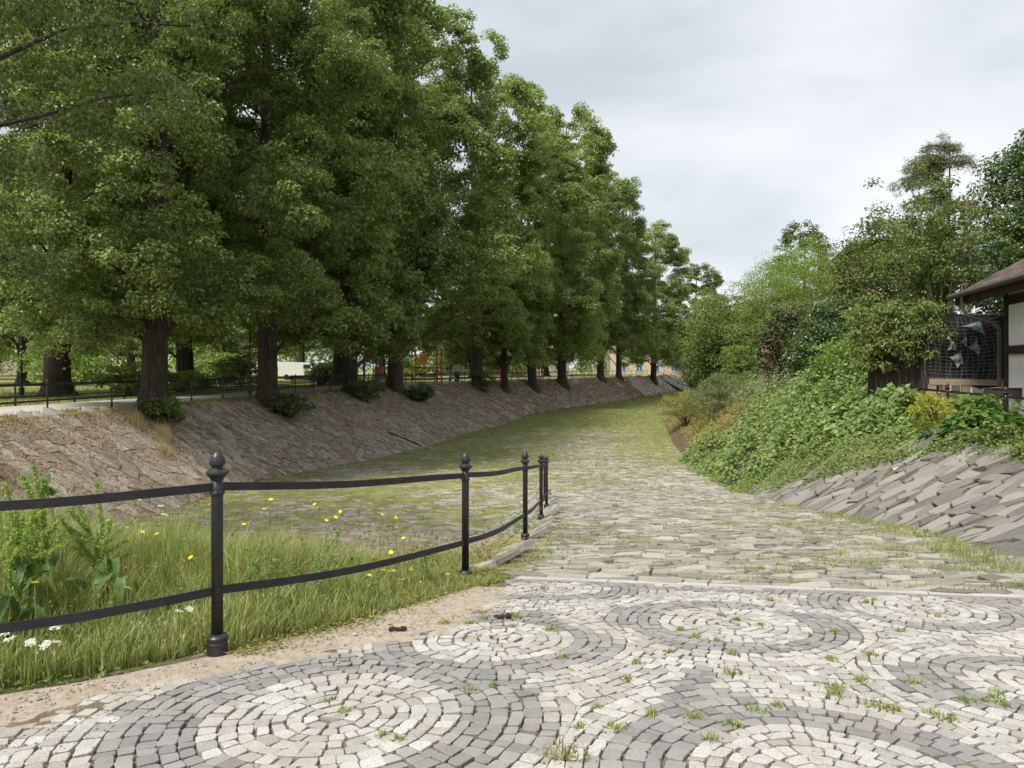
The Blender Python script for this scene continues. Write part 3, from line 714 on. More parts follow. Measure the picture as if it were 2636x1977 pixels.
# ------------------------------------------------------------------ grass
def blades(x, y, z, h, w, r, lean=0.45, seg2=True):
    n = len(x); th = r.uniform(0, 2 * math.pi, n); d = np.column_stack([np.cos(th), np.sin(th), np.zeros(n)])
    sdv = np.column_stack([-np.sin(th + r.normal(0, .6, n)), np.cos(th), np.zeros(n)])
    P = np.column_stack([x, y, z]); ln = (r.random(n) ** 1.5 * lean * h)[:, None]; h = h[:, None]; w = np.broadcast_to(w, n)[:, None]
    up = np.array([0, 0, 1.0])
    b1, b2 = P - sdv * w * .5, P + sdv * w * .5
    m1 = P + d * ln * .35 + up * h * .55; 
    t = P + d * ln * 1.2 + up * h
    if seg2:
        V = np.stack([b1, b2, m1 + sdv * w * .42, m1 - sdv * w * .42, t], 1).reshape(-1, 3)
        k = np.arange(n)[:, None] * 5
        return V, [k + np.array([[0, 1, 2, 3]]), k + np.array([[3, 2, 4]])]
    V = np.stack([b1, b2, t], 1).reshape(-1, 3)
    return V, [np.arange(n)[:, None] * 3 + np.array([[0, 1, 2]])]
def tri_mesh(name, V, Fl, mat):
    fs = []
    for q in Fl:
        if q.shape[1] == 4: fs += [q[:, [0, 1, 2]], q[:, [0, 2, 3]]]
        else: fs.append(q)
    return mesh(name, V, np.concatenate(fs), mat)

# meadow behind the railing
def meadow_points(n, r, smax=3.6, smin=0.12):
    out = []
    while sum(len(o) for o in out) < n:
        x = r.uniform(-9.5, 0.6, n * 3); y = r.uniform(2.4, 12, n * 3)
        s, yf = edge_dist(x, y)
        w = np.interp(yf, [-5, 4.4, 6.9, 9, 11], [5.0, 4.6, 1.7, 0.5, 0.15])
        gap = np.interp(yf, [3, 4.4, 5.2, 7], [-0.02, 0.02, -0.25, -0.5])      # grass starts beside the sand strip
        ok = (s < -smin - gap * 1.0) & (-s < w + 0.5) & (x > -0.78 * y - 0.3) & (r.random(len(x)) < 1.15 - 0.1 * np.maximum(0, -s - 2))
        out.append(np.column_stack([x[ok], y[ok], s[ok], yf[ok]]))
    return np.concatenate(out)[:n]
mp_ = meadow_points(80000, rs)
x, y, s = mp_[:, 0], mp_[:, 1], -mp_[:, 2]
hgrass = (0.10 + 0.34 * np.clip(s / 1.1, 0, 1)) * (0.15 + 1.6 * fbm(x, y, 0.8) * (.4 + 1.2 * fbm(x + 20, y, 2.6))) * rs.uniform(0.45, 1.25, len(x)) * np.interp(mp_[:, 3], [4, 6.5, 8, 10], [1, 0.75, 0.35, 0.25])
V, Fl = blades(x, y, HGT(x, y), hgrass, 0.006 + 0.004 * rs.random(len(x)), rs, lean=0.8)
tag(link('grass', tri_mesh('grass', V, Fl, M['grass'])), 'lush green meadow grass behind the black railing', kind='stuff')
mp_ = meadow_points(22000, rs)
x, y, s = mp_[:, 0], mp_[:, 1], -mp_[:, 2]
dryw = fbm(x, y, 0.8) + np.clip(0.5 - s, 0, .5) + np.interp(mp_[:, 3], [4, 7], [0, .25])
k = rs.random(len(x)) < np.clip((dryw - .42) * 2.2, 0.08, 1)
x, y, s = x[k], y[k], s[k]
V, Fl = blades(x, y, HGT(x, y), (0.08 + 0.42 * np.clip(s / 1.2, 0, 1)) * rs.uniform(.4, 1.1, len(x)), 0.004, rs, lean=0.9)
tag(link('dry_grass', tri_mesh('dry_grass', V, Fl, M['dry_grass'])), 'dry straw-coloured stalks among the meadow grass', kind='stuff')
# low clover and small leaves at the meadow edge
mp_ = meadow_points(12000, rs, smin=0.02)
x, y = mp_[:, 0], mp_[:, 1]; hh = rs.random(len(x)) * 0.12 * np.clip(-mp_[:, 2] / .5, 0.2, 1)
k = fbm(x, y, 1.3) > 0.43
P = np.column_stack([x, y, HGT(x, y) + 0.01 + hh])[k]; n = len(P)
V, Fq = leaf_arrays(P, rs.normal(size=(n, 3)) * [1, 1, .3], rs.normal(size=(n, 3)) * .5 + [0, 0, 1], rs.uniform(.02, .055, n), rs.uniform(.015, .035, n))
tag(link('clover_cover', mesh('clover_cover', V, Fq, M['freshgreen'])), 'low clover and broad weeds in the meadow', kind='stuff')

mp_ = meadow_points(420, rs, smin=.5)
pw, dw, nw = [], [], []
for x, y, s_, yf in mp_:
    if fbm(np.array([x]), np.array([y]), .8)[0] < .45: continue
    g = hz(x, y); hh = rs.uniform(.2, .5); lean = rs.normal(0, .12, 2)
    for t in np.linspace(.1, 1, 16):
        for c in range(2):
            pw.append((x + lean[0] * t + rs.normal(0, .012), y + lean[1] * t + rs.normal(0, .012), g + hh * t)); a_ = rs.uniform(0, 6.28); dw.append((math.cos(a_), math.sin(a_), rs.uniform(-.1, .9))); nw.append((rs.normal(0, .5), rs.normal(0, .5), 1))
pw = np.array(pw); n = len(pw)
tag(link('tall_weeds', mesh('tall_weeds', *leaf_arrays(pw, np.array(dw), np.array(nw), rs.uniform(.03, .075, n), rs.uniform(.01, .024, n)), M['dock_leaf'])), 'tall leafy weeds standing in the meadow', kind='stuff')
mp_ = meadow_points(5200, rs)
x, y = mp_[:, 0], mp_[:, 1]; k = fbm(x, y, 1.1) > .4; x, y, s_ = x[k], y[k], -mp_[k, 2]; n = len(x)
P = np.column_stack([x, y, HGT(x, y) + (.08 + .30 * np.clip(s_ / 1.1, 0, 1)) * rs.uniform(.55, 1.05, n)])
V, Fq = leaf_arrays(P, rs.normal(size=(n, 3)) * .5 + [0, 0, 1], rs.normal(size=(n, 3)), rs.uniform(.012, .04, n), rs.uniform(.006, .014, n))
tag(link('seed_heads', mesh('seed_heads', V, Fq, M['dry_grass'])), 'pale seed heads over the meadow grass', kind='stuff')
n = 5200
y = rs.uniform(4.4, 7.3, n); x = np.interp(y, EDGE[:, 1], EDGE[:, 0]) + np.abs(rs.normal(0, .22, n)) - .08
k = (fbm(x, y, 2.0) + .25 * rs.random(n) > .52) & (x < sett_left(y) + .12); x, y = x[k], y[k]; n = len(x)
V, Fq = leaf_arrays(np.column_stack([x, y, SURF(y) + .015 + .03 * rs.random(n)]), rs.normal(size=(n, 3)) * [1, 1, .6], rs.normal(size=(n, 3)) * .6 + [0, 0, 1], rs.uniform(.015, .05, n), rs.uniform(.006, .018, n))
tag(link('edge_weeds', mesh('edge_weeds', V, Fq, M['dryweed'])), 'dry little weeds along the sandy edge of the meadow', kind='stuff')

# short grass on the bed
n = 130000
y = 10 + 115 * rs.random(n) ** 1.7; x = TOE_L(y) + (TOE_R(y) - TOE_L(y)) * rs.random(n)
zh = HGT(x, y); ok = (zh < FLOOR(y) + 0.05) & (fbm(x, y, 0.42) * .6 + fbm(x + 30, y, 1.6) * .4 + np.interp(y, [10, 30, 60], [.0, .05, .1]) > 0.47) & (np.abs(x) < .75 * y)
x, y, zh = x[ok], y[ok], zh[ok]
V, Fl = blades(x, y, zh + 0.01, rs.uniform(.03, .08, len(x)) * np.interp(y, [10, 60, 125], [1, 1.6, 2.2]), 0.022 * np.interp(y, [10, 60, 125], [.8, 2.0, 4.5]), rs, lean=1.2, seg2=False)
tag(link('bed_grass', tri_mesh('bed_grass', V, Fl, M['short_grass'])), 'short grass growing over the channel bed', kind='stuff')

# grass growing in the ramp joints
n = 60000
y = rs.uniform(6.2, 20, n); fx = np.interp(y, EDGE[:, 1], EDGE[:, 0]); tr = TOE_R(y)
u = rs.random(n); x = fx + (tr - fx) * u
dens = fbm(x * .8, y * 1.7 + 13, 0.9)
wgt = np.interp(u, [0, .08, .2, .55, .8, 1], [.13, .05, -.03, -.03, .07, .14]) + np.interp(y, [6, 9, 13, 20], [.06, .06, -.0, -.06])
ok = (dens + wgt > 0.575) & (y > kerb_y(x) + 0.16)
x, y = x[ok], y[ok]
V, Fl = blades(x, y, HGT(x, y), rs.uniform(.025, .085, len(x)) * (1 + 0.8 * (x > TOE_R(y) - .7)), 0.007, rs, lean=1.0)
tag(link('joint_grass', tri_mesh('joint_grass', V, Fl, M['grass'])), 'grass growing out of the ramp joints', kind='stuff')

# verge of dry grass at the top of the left bank
n = 16000
y = 16 + 60 * rs.random(n) ** 1.6; x = RAIL(y) + rs.uniform(-.3, 1.3, n)
V, Fl = blades(x, y, HGT(x, y), rs.uniform(.05, .16, n), 0.02, rs, lean=1.0, seg2=False)
tag(link('verge_grass', tri_mesh('verge_grass', V, Fl, M['dryweed'])), 'dry grass verge along the top of the left bank', kind='stuff')
n = 22000
y = 22 + 60 * rs.random(n) ** 1.3; x = RAIL(y) - 4.6 - 20 * rs.random(n) ** 1.4
V, Fl = blades(x, y, HGT(x, y), rs.uniform(.05, .18, n), 0.04, rs, lean=1.0, seg2=False)
tag(link('park_grass', tri_mesh('park_grass', V, Fl, M['short_grass'])), 'lawn grass in the park beyond the path', kind='stuff')

# fallen leaves on the left bank and at its foot
n = 120000
y = 17 + 95 * rs.random(n) ** 1.9
Lb = bank_len(TOE_L, TOPL, FLOOR, zl, y)
v = Lb * (1 - rs.random(n) ** 1.25 * 1.12)
q = np.column_stack([y, v / SL, np.full(n, 0.045)]); P = lm(q)
k = (fbm(P[:, 0], P[:, 1], .5) + 0.22 * rs.random(n) > .42)
P[:, 2] = np.maximum(P[:, 2], HGT(P[:, 0], P[:, 1]) + 0.03); P = P[k]; n = len(P)
sc = np.interp(P[:, 1], [17, 30, 60, 110], [0.7, 0.9, 1.4, 2.2])
V, Fq = leaf_arrays(P, rs.normal(size=(n, 3)) * [1, 1, .3], rs.normal(size=(n, 3)) * .4 + [.45, 0, .85], 0.075 * sc * rs.uniform(.6, 1.3, n), 0.05 * sc * rs.uniform(.6, 1.2, n))
tag(link('fallen_leaves', mesh('fallen_leaves', V, Fq, M['litter'])), 'brown fallen leaves strewn over the left bank', kind='stuff')
# straw and leaf bits on the plaza
n = 1500
x = rs.uniform(-2.5, 4.5, n); y = rs.uniform(2.3, 7, n); k = (fbm(x, y, .7) > .5) & (x > sett_left(y) - .4); x, y = x[k], y[k]; n = len(x)
V, Fq = leaf_arrays(np.column_stack([x, y, SURF(y) + .03]), rs.normal(size=(n, 3)) * [1, 1, .05], np.array([0, 0, 1]) + rs.normal(size=(n, 3)) * .15, rs.uniform(.01, .035, n), rs.uniform(.003, .012, n))
tag(link('plaza_litter', mesh('plaza_litter', V, Fq, M['litter'])), 'scraps of dry leaf and straw on the setts', kind='stuff')
xx_ = np.arange(-2.6, 5.2, .045); yy_ = np.arange(2.1, 6.9, .045); XX, YY = np.meshgrid(xx_, yy_)
rise = fbm(XX, YY, 1.3) * .5 + fbm(XX + 9, YY, 5.0) * .5 + fbm(XX, YY + 4, 14.0) * .3 - .91 + .30 * np.exp(-((XX - 2.9) / .9) ** 2 - ((YY - 2.9) / .45) ** 2) + .25 * np.exp(-((XX - sett_left(YY)) / .22) ** 2) + .1 * np.exp(-((XX + .1) / .5) ** 2 - ((YY - 5.3) / .5) ** 2) + .12 * np.exp(-((XX - 4.2) / .6) ** 2)
ZZ = SURF(YY) + .013 + np.clip(rise * .05, -.03, .008)
n1, n2 = XX.shape; i = np.arange(n1 - 1)[:, None] * n2; j = np.arange(n2 - 1)[None]
Fq = np.stack([i + j, i + j + 1, i + n2 + j + 1, i + n2 + j], -1).reshape(-1, 4)
okv = ((rise > -.35) & (YY < kerb_y(XX) - .07) & (XX > sett_left(YY) - .1)).ravel(); Fq = Fq[okv[Fq].all(1)]
tag(link('dirt_film', mesh('dirt_film', np.column_stack([XX.ravel(), YY.ravel(), ZZ.ravel()]), Fq, M['joint'], smooth=True)), 'brown dirt lying over and between the setts', kind='stuff')
# sand strip between grass and setts
yy = np.linspace(-1, 6.4, 90); fe = np.interp(yy, EDGE[:, 1], EDGE[:, 0])
a = fe - np.interp(yy, [-1, 4.4, 5.2, 6.4], [.0, .0, -.2, -.3]); b = sett_left(yy) + 0.16
uu = np.linspace(0, 1, 14)
XX = a[:, None] + (b - a)[:, None] * uu; YY = np.repeat(yy[:, None], 14, 1)
ZZ = SURF(YY) + 0.012 + 0.02 * (fbm(XX, YY, 3) - .3) - 0.02 * (uu > .95)
n1, n2 = XX.shape; i = np.arange(n1 - 1)[:, None] * n2; j = np.arange(n2 - 1)[None]
Fq = np.stack([i + j, i + n2 + j, i + n2 + j + 1, i + j + 1], -1).reshape(-1, 4)
tag(link('sand_strip', mesh('sand_strip', np.column_stack([XX.ravel(), YY.ravel(), ZZ.ravel()]), Fq, M['sand'], smooth=True)), 'strip of bare sand between railing and setts', kind='structure')

# grit and crumbs on the sand and along the setts
n = 3600
y = rs.uniform(2.2, 6.6, n); u_ = rs.random(n); x = np.interp(y, EDGE[:, 1], EDGE[:, 0]) + (sett_left(y) + .5 - np.interp(y, EDGE[:, 1], EDGE[:, 0])) * u_
k = fbm(x, y, 3.0) > .4; x, y = x[k], y[k]; n = len(x); sz_ = rs.uniform(.002, .009, n) * np.where(rs.random(n) < .04, 2.2, 1)
c = np.column_stack([x, y, SURF(y) + .018 + sz_ * .3]); o6 = np.array([[1, 0, 0], [0, 1, 0], [-1, 0, 0], [0, -1, 0], [0, 0, .8], [0, 0, -.8]])
V = (c[:, None] + o6[None] * sz_[:, None, None] * rs.uniform(.6, 1.3, (n, 6, 1))).reshape(-1, 3); t8 = np.array([[0, 1, 4], [1, 2, 4], [2, 3, 4], [3, 0, 4], [1, 0, 5], [2, 1, 5], [3, 2, 5], [0, 3, 5]])
tag(link('grit', mesh('grit', V, (np.arange(n)[:, None, None] * 6 + t8[None]).reshape(-1, 3), M['bed_stone'], tone=np.repeat(rs.random(n), 8))), 'grit and crumbs of stone on the sandy strip', kind='stuff')

# ------------------------------------------------------------------ cast-iron railing along the ramp
def post_meshes(n=18):
    s = MB(); s.lathe([(.034, .10), (.034, .985), (.0335, 1.09)], n); shaft = s.data('post', M['iron'], True)
    s = MB(); s.lathe([(.060, -.06), (.060, .085), (.056, .095), (.061, .105), (.061, .122), (.052, .132), (.036, .140)], n); base = s.data('base_sleeve', M['iron'])
    s = MB(); s.lathe([(.036, .982), (.043, .987), (.043, 1.0), (.036, 1.006)], n); ring = s.data('ring', M['iron'])
    s = MB(); s.lathe([(.036, 1.075), (.045, 1.09), (.060, 1.105), (.066, 1.115), (.064, 1.125), (.046, 1.137), (.034, 1.146), (.034, 1.158), (.046, 1.166), (.047, 1.178), (.045, 1.195), (.037, 1.217), (.022, 1.238), (.006, 1.250), (.001, 1.251)], n); fin = s.data('finial', M['iron'])
    return shaft, base, ring, fin
PM = post_meshes()
def put_post(parent, x, y, z, sc=1.0, name='post', foot=False):
    p = link(name, PM[0], parent, (x, y, z), scale=(sc,) * 3 if sc != 1 else None)
    for nm, d in (('base_sleeve', PM[1]), ('collar_ring', PM[2]), ('finial', PM[3])): link(nm, d, p)
    if foot:
        b = MB(); b.lathe([(.075, -.05), (.085, .0), (.085, .02), (.07, .035), (.06, .038)], 16); b.build('foot_flange', M['iron'], p)
    return p
rail_o = thing('iron_railing', 'black cast iron railing with acorn finials curving down beside the ramp', 'railing')
def rail_bar(pts, w=0.012, h=0.05):
    mb = MB(); pts = np.asarray(pts, float); T = np.gradient(pts, axis=0); T = unit(T); S = unit(np.cross(T, [0, 0, 1.0])); U = np.cross(S, T)
    ring = np.stack([pts - S * w / 2 - U * h / 2, pts + S * w / 2 - U * h / 2, pts + S * w / 2 + U * h / 2, pts - S * w / 2 + U * h / 2], 1).reshape(-1, 3)
    k = len(pts); Fs = [[a * 4 + b, a * 4 + (b + 1) % 4, a * 4 + 4 + (b + 1) % 4, a * 4 + 4 + b] for a in range(k - 1) for b in range(4)]
    return mb.add(ring, Fs + [[3, 2, 1, 0], [k * 4 - 4, k * 4 - 3, k * 4 - 2, k * 4 - 1]])
pz = [float(SURF(np.array([p[1]]))[0]) for p in POSTS]
pz[1] = -0.225; pz[0] = -0.20; pz[2] = CZ - 2.05
for k, (x, y) in enumerate(POSTS): put_post(rail_o, x, y, pz[k], foot=k >= 3)
for k in range(len(POSTS) - 1):
    seg = FENCE[k * 14:k * 14 + 15]; t = np.linspace(0, 1, len(seg))
    for hgt_ in (1.03, 0.40):
        z = pz[k] + (pz[k + 1] - pz[k]) * t + hgt_ + 0.004 * np.sin(t * 9 + k)
        rail_bar(np.column_stack([seg, z])).build('rail', M['iron_rail'], rail_o)

# ------------------------------------------------------------------ park railings along the path, seen far off
def simple_railing(name, label, line, ys, h, bars, sc=0.9):
    o = thing(name, label, 'railing'); P = [(float(line(y)), float(y)) for y in ys]
    s = MB(); s.lathe([(.05, 0), (.05, .13), (.032, .15), (.032, h - .05), (.055, h - .03), (.02, h), (.045, h + .05), (.004, h + .12)], 8); pd = s.data('post', M['iron'])
    for x, y in P: link('post', pd, o, (x, y, 0.0))
    for (xa, ya), (xb, yb) in zip(P[:-1], P[1:]):
        for b in bars:
            MB().bar((xa, ya, b), (xb, yb, b), 0.02, 0.06).build('rail', M['iron_rail'], o)
    return o
ys = np.concatenate([[20.6, 24.6, 28.0], np.arange(30.6, 128, 2.5)])
simple_railing('park_railing', 'dark iron railing between the trees and the gravel path', RAIL, ys, 1.03, (0.98, 0.42))
simple_railing('park_railing', 'dark iron railing on the park side of the gravel path', lambda y: RAIL(y) - 4.6, np.concatenate([np.arange(26, 39, 3.1), np.arange(53, 110, 3.4)]), 0.85, (0.8, 0.35))

# stairs at the far end of the left bank
st = thing('stone_staircase', 'stone stairs going down the far bank to the channel bed', 'stairs', (26.3, 130.4, 0))
nst = 18
for k in range(nst):
    MB().box((k * 0.36 + .2, k * 0.19, -0.08 - k * 0.17 - 0.3), (0.40, 2.0, 0.72), rotz=0.5).build('step', M['kerb'], st)
sh = thing('stair_handrail', 'dark iron handrails following the stairs on the far bank', 'handrail', (26.3, 130.4, 0))
for off in (-1.0, 1.0):
    ox, oy = -off * math.sin(.5), off * math.cos(.5)
    a = np.array([0.1 + ox, oy, 0]); b = np.array([nst * .36 + ox, nst * .19 + oy, -nst * .17])
    for hh in (0.5, 1.0): MB().bar(a + [0, 0, hh], b + [0, 0, hh], .05, .06).build('rail', M['iron_rail'], sh)
    for t in np.linspace(0, 1, 6):
        p = a + (b - a) * t; MB().tube([p, p + [0, 0, 1.05]], .035, 6).build('post', M['iron'], sh)

# ------------------------------------------------------------------ trees
def lobes(r, k=10):
    c = unit(r.normal(size=(k, 3))); a = r.uniform(.10, .34, k) * r.choice([1, 1, -1], k); s = r.uniform(3, 9, k)
    return lambda u: 1 + (np.exp(-s * (1 - u @ c.T)) * a).sum(1)

def trunk_mesh(name, H, r0, r, mat, n=14, flare=1.7, sway=0.25):
    z = np.concatenate([[-.6, 0, .18, .45, .9], np.linspace(1.6, H, 12)])
    rad = r0 * np.interp(z, [-.6, 0, .18, .45, .9, 3, H * .5, H], [flare * 1.12, flare, flare * .83, 1.22, 1.06, .98, .62, .08])
    ph = r.uniform(0, 6, 2); a = np.clip(z / H, 0, 1)
    pts = np.column_stack([sway * np.sin(a * 3 + ph[0]) - sway * np.sin(ph[0]), sway * np.sin(a * 2.5 + ph[1]) - sway * np.sin(ph[1]), z])
    V, Fq = tube_arrays(pts, 1.0, n)
    V = V.reshape(len(z), n, 3); th = np.linspace(0, 2 * math.pi, n, endpoint=False)
    rid = 1 + (0.16 * np.sin(th * 3 + ph[0]) + .1 * np.sin(th * 5 + ph[1]))[None] * np.interp(z, [0, 1.2, 4], [1, .45, .2])[:, None] + r.normal(0, .015, (len(z), n))
    V = pts[:, None] + (V - pts[:, None]) * (rad[:, None] * rid)[..., None]
    return mesh(name, V.reshape(-1, 3), Fq, mat, smooth=True), pts

def limbs_mesh(name, tp, ends, r0, r, mat, n=6):
    parts = []
    for e in ends:
        zs = max(1.8, e[2] - np.hypot(e[0], e[1]) * r.uniform(.35, .95)); zs = min(zs, tp[-1, 2] * .92)
        s = np.array([np.interp(zs, tp[:, 2], tp[:, 0]), np.interp(zs, tp[:, 2], tp[:, 1]), zs])
        t = np.linspace(0, 1, 7)[:, None]; mid = np.array([0, 0, np.linalg.norm(e - s) * r.uniform(.05, .2)])
        pts = s + (e - s) * t + mid * np.sin(t * math.pi) + r.normal(0, .1, (7, 3)) * np.sin(t * math.pi)
        ra = r0 * r.uniform(.16, .3) * (1 - zs / (tp[-1, 2] * 1.15))
        parts.append(tube_arrays(pts, np.linspace(max(ra, .05), .018, 7), n))
    V, Fq = merge(parts); return mesh(name, V, Fq, mat, smooth=True)

def crown_points(H, zb, R, n, r, prof, gap=0.30, inner=0.2, lob=None):
    """Clump centres through the crown volume, thicker near its lumpy outline, with gaps."""
    lob = lob or lobes(r, 14)
    t = r.random(n * 4); th = r.uniform(0, 2 * math.pi, n * 4)
    pr = np.interp(t, *prof); keep = r.random(n * 4) < pr / max(prof[1]); t, th, pr = t[keep], th[keep], pr[keep]
    u = np.column_stack([np.cos(th), np.sin(th), (t - .45) * 2.2]); u = unit(u)
    rr = R * pr * lob(u) * np.where(r.random(len(t)) < inner, r.uniform(.15, .7, len(t)), r.uniform(.68, 1.0, len(t)))
    P = np.column_stack([rr * np.cos(th), rr * np.sin(th), zb + (H - zb) * t + r.normal(0, .3, len(t))])
    g = fbm(th * 2.2 + P[:, 2] * .1, P[:, 2] * .42 + 40, 1.0)
    P = P[g > gap]
    return P[:n]

LIN = ([0, .06, .18, .36, .58, .78, .92, 1.0], [.62, .88, 1.0, 1.0, .97, .85, .60, .20])
def linden(seed, H, zb, R, r0, nclump, per, L, mat, bracts=0.0, prof=LIN, rc=(.5, .95), inner=.10):
    r = np.random.default_rng(seed)
    tr, tp = trunk_mesh('trunk', H * .93, r0, r, M['bark'])
    B = crown_points(H, zb, R * .86, max(40, int(nclump / 5.4)), r, prof, gap=.34, inner=inner)
    br_ = r.uniform(1.25, 2.2, len(B)) * R / 6.5; ns = 8
    w = unit(r.normal(size=(len(B) * ns, 3))); out_ = unit(np.column_stack([B[:, 0], B[:, 1], np.zeros(len(B))])); bi = np.repeat(np.arange(len(B)), ns)
    w = unit(w + out_[bi] * .55 + [0, 0, .45])
    C = B[bi] + w * br_[bi][:, None] * np.array([1.0, 1.0, .8]) * r.uniform(.55, 1.05, (len(bi), 1)) - np.column_stack([np.zeros((len(bi), 2)), .25 * np.hypot(w[:, 0], w[:, 1]) * br_[bi]])
    C = C[C[:, 2] > zb - .5]
    a = r.uniform(rc[0], rc[1], len(C)); Rr = np.column_stack([a, a * r.uniform(.8, 1.2, len(C)), a * r.uniform(.55, .85, len(C))])
    big = clump_leaves(C, Rr, per, L, L * .82, r, up=.6, droop=.7, shell=.35, spread=.6)
    # looser sprays that trail below each clump
    C2 = C[r.random(len(C)) < .5] + r.normal(0, .3, (1, 3)) - [0, 0, .55]
    spr = clump_leaves(C2, np.full((len(C2), 3), .5) * [1.1, 1.1, 1.1], per // 4, L * .95, L * .75, r, up=.2, droop=1.3, spread=1.0)
    V, Fq = merge([big, spr])
    cr_ = mesh('crown', V, Fq, mat)
    ends = B[r.choice(len(B), min(34, len(B)), replace=False)]
    li = limbs_mesh('limbs', tp, ends, r0, r, M['bark'])
    br = None
    if bracts:
        k = int(len(C) * per * bracts)
        j = r.integers(0, len(C), k); u = unit(r.normal(size=(k, 3)))
        P = C[j] + u * Rr[j] * 1.02
        Vb, Fb = leaf_arrays(P, np.array([0, 0, -1.0]) + r.normal(size=(k, 3)) * .5, r.normal(size=(k, 3)), L * r.uniform(.7, 1.2, k), L * .22)
        br = mesh('bracts', Vb, Fb, M['bract'])
    return dict(trunk=tr, limbs=li, crown=cr_, bracts=br)

def plant_tree(T, name, label, x, y, z=None, rot=0.0, sc=(1, 1, 1), mat=None, group=None):
    o = thing(name, label, 'tree', (x, y, hz(x, y) if z is None else z), rot, group)
    o.scale = sc
    for part in ('trunk', 'limbs', 'crown', 'bracts'):
        if T.get(part) is None: continue
        p = link(part, T[part], o)
        if part == 'crown' and mat:
            p.material_slots[0].link = 'OBJECT'; p.material_slots[0].material = mat
    return o

LA = linden(1, 28, 3.9, 6.6, .46, 560, 132, .195, M['linden'])
LB = linden(2, 29, 4.1, 6.9, .48, 580, 132, .20, M['linden'])
LC = linden(3, 27, 2.7, 6.2, .43, 510, 132, .205, M['linden_light'])
NEAR1 = linden(4, 25, 2.5, 6.0, .45, 860, 185, .13, M['linden'], bracts=.05, rc=(.42, .8), inner=.34)
g_l = 'lindens along the top of the left bank'
TREES = [
    (NEAR1, 'linden at the top of the left bank, bushy sprouts and dry grass at its foot', -14.4, 29.3, .2, (1, 1, 1.02), None),
    (LB, 'linden with thick straight trunk above the bare washed-out hollow in the bank', -12.6, 37.6, 1.1, (1, 1, 1), None),
    (LC, 'slim linden with a leafy bush at its foot, beside the blue slide', -10.8, 49.0, 2.2, (.98, .98, 1.03), M['linden']),
    (LA, 'thick linden in front of the red climbing frame', -9.3, 58.0, 4.0, (1.2, 1.2, 1.15), None),
    (LB, 'dark-trunked linden with a round bush at its foot, past the red climbing frame', -3.45, 73.3, 5.1, (1.06, 1.06, 1.18), M['linden_light']),
    (LC, 'slender straight-trunked linden standing out on the bank slope', -.74, 77.0, 3.0, (.8, .8, .93), None),
    (LA, 'very thick linden leaning out over the bank by the red swing frame', 2.3, 83.0, .6, (1.05, 1.05, 1.06), M['linden_light']),
    (LC, 'linden whose leaves hang almost to the ground, just past the thickest trunk', 6.2, 90.5, 1.7, (1.15, 1.15, 1.28), None),
    (LB, 'dark linden before the sunlit strip of the far bank', 12.6, 104.0, 2.9, (1.0, 1.0, 1.05), None),
    (LA, 'leaning linden left of the beige house front', 16.2, 111.0, 5.5, (.85, .85, .84), M['linden_light']),
    (LC, 'last linden of the row, in front of the blue windows', 24.0, 124.0, .9, (1.1, 1.1, 1.0), None),
]
for T, lab, x, y, rot, sc, mt in TREES: plant_tree(T, 'linden_tree', lab, x, y, None, rot, sc, mt, g_l)
BACK = [
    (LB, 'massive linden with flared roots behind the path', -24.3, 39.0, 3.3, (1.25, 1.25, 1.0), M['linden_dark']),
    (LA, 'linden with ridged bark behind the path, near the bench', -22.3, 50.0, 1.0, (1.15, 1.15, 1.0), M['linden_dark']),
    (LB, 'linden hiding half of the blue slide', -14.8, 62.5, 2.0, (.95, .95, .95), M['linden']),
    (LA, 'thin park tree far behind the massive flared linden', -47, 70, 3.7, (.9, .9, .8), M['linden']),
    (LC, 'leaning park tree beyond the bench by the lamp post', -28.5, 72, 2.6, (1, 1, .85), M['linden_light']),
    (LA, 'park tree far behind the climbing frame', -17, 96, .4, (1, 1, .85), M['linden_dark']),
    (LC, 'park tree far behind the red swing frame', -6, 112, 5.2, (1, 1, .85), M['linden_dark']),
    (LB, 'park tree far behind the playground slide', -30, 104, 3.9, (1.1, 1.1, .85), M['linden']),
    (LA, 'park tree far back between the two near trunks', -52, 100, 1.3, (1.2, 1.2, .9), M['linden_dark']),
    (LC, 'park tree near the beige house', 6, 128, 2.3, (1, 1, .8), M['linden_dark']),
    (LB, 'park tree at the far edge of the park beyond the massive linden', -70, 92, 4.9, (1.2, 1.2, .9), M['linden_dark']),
]
for T, lab, x, y, rot, sc, mt in BACK: plant_tree(T, 'park_tree', lab, x, y, 0.0, rot, sc, mt, 'trees inside the park')

# nearest linden: stands out of the frame, its drooping boughs fill the upper corner
r = np.random.default_rng(21)
near = thing('linden_tree', 'nearest linden whose drooping boughs with pale bracts hang into the upper corner', 'tree', (-13.5, 13.0, 0.0))
tm, tp = trunk_mesh('trunk', 21, .48, r, M['bark']); link('trunk', tm, near)
C = []
while len(C) < 330:
    p = np.array([r.uniform(-3, 8.2), r.uniform(-4, 6.5), r.uniform(2.8, 15.5)])
    wx, wy, wz = p + [-13.5, 13.0, 0]
    px, pyy = CX + F * wx / wy, HZ - F * (wz - CZ) / wy
    lowlim = np.interp(px, [-400, 0, 250, 500, 800, 1000], [1000, 880, 640, 560, 360, 60])
    ell = (p[0] / 8.0) ** 2 + (p[1] / 7.0) ** 2 + ((p[2] - 9.5) / 7.5) ** 2
    if pyy < lowlim and ell < 1.0 and px < 1000 and r.random() < .35 + ell: C.append(p)
C = np.array(C); a = r.uniform(.45, .85, len(C)); Rr = np.column_stack([a, a, a * .7])
k = len(C)
big = clump_leaves(C, Rr, 150, .095, .078, r, up=.35, droop=1.1)
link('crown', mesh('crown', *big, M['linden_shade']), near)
kb = 6500; j = r.integers(0, k, kb); P = C[j] + unit(r.normal(size=(kb, 3))) * Rr[j] * 1.03
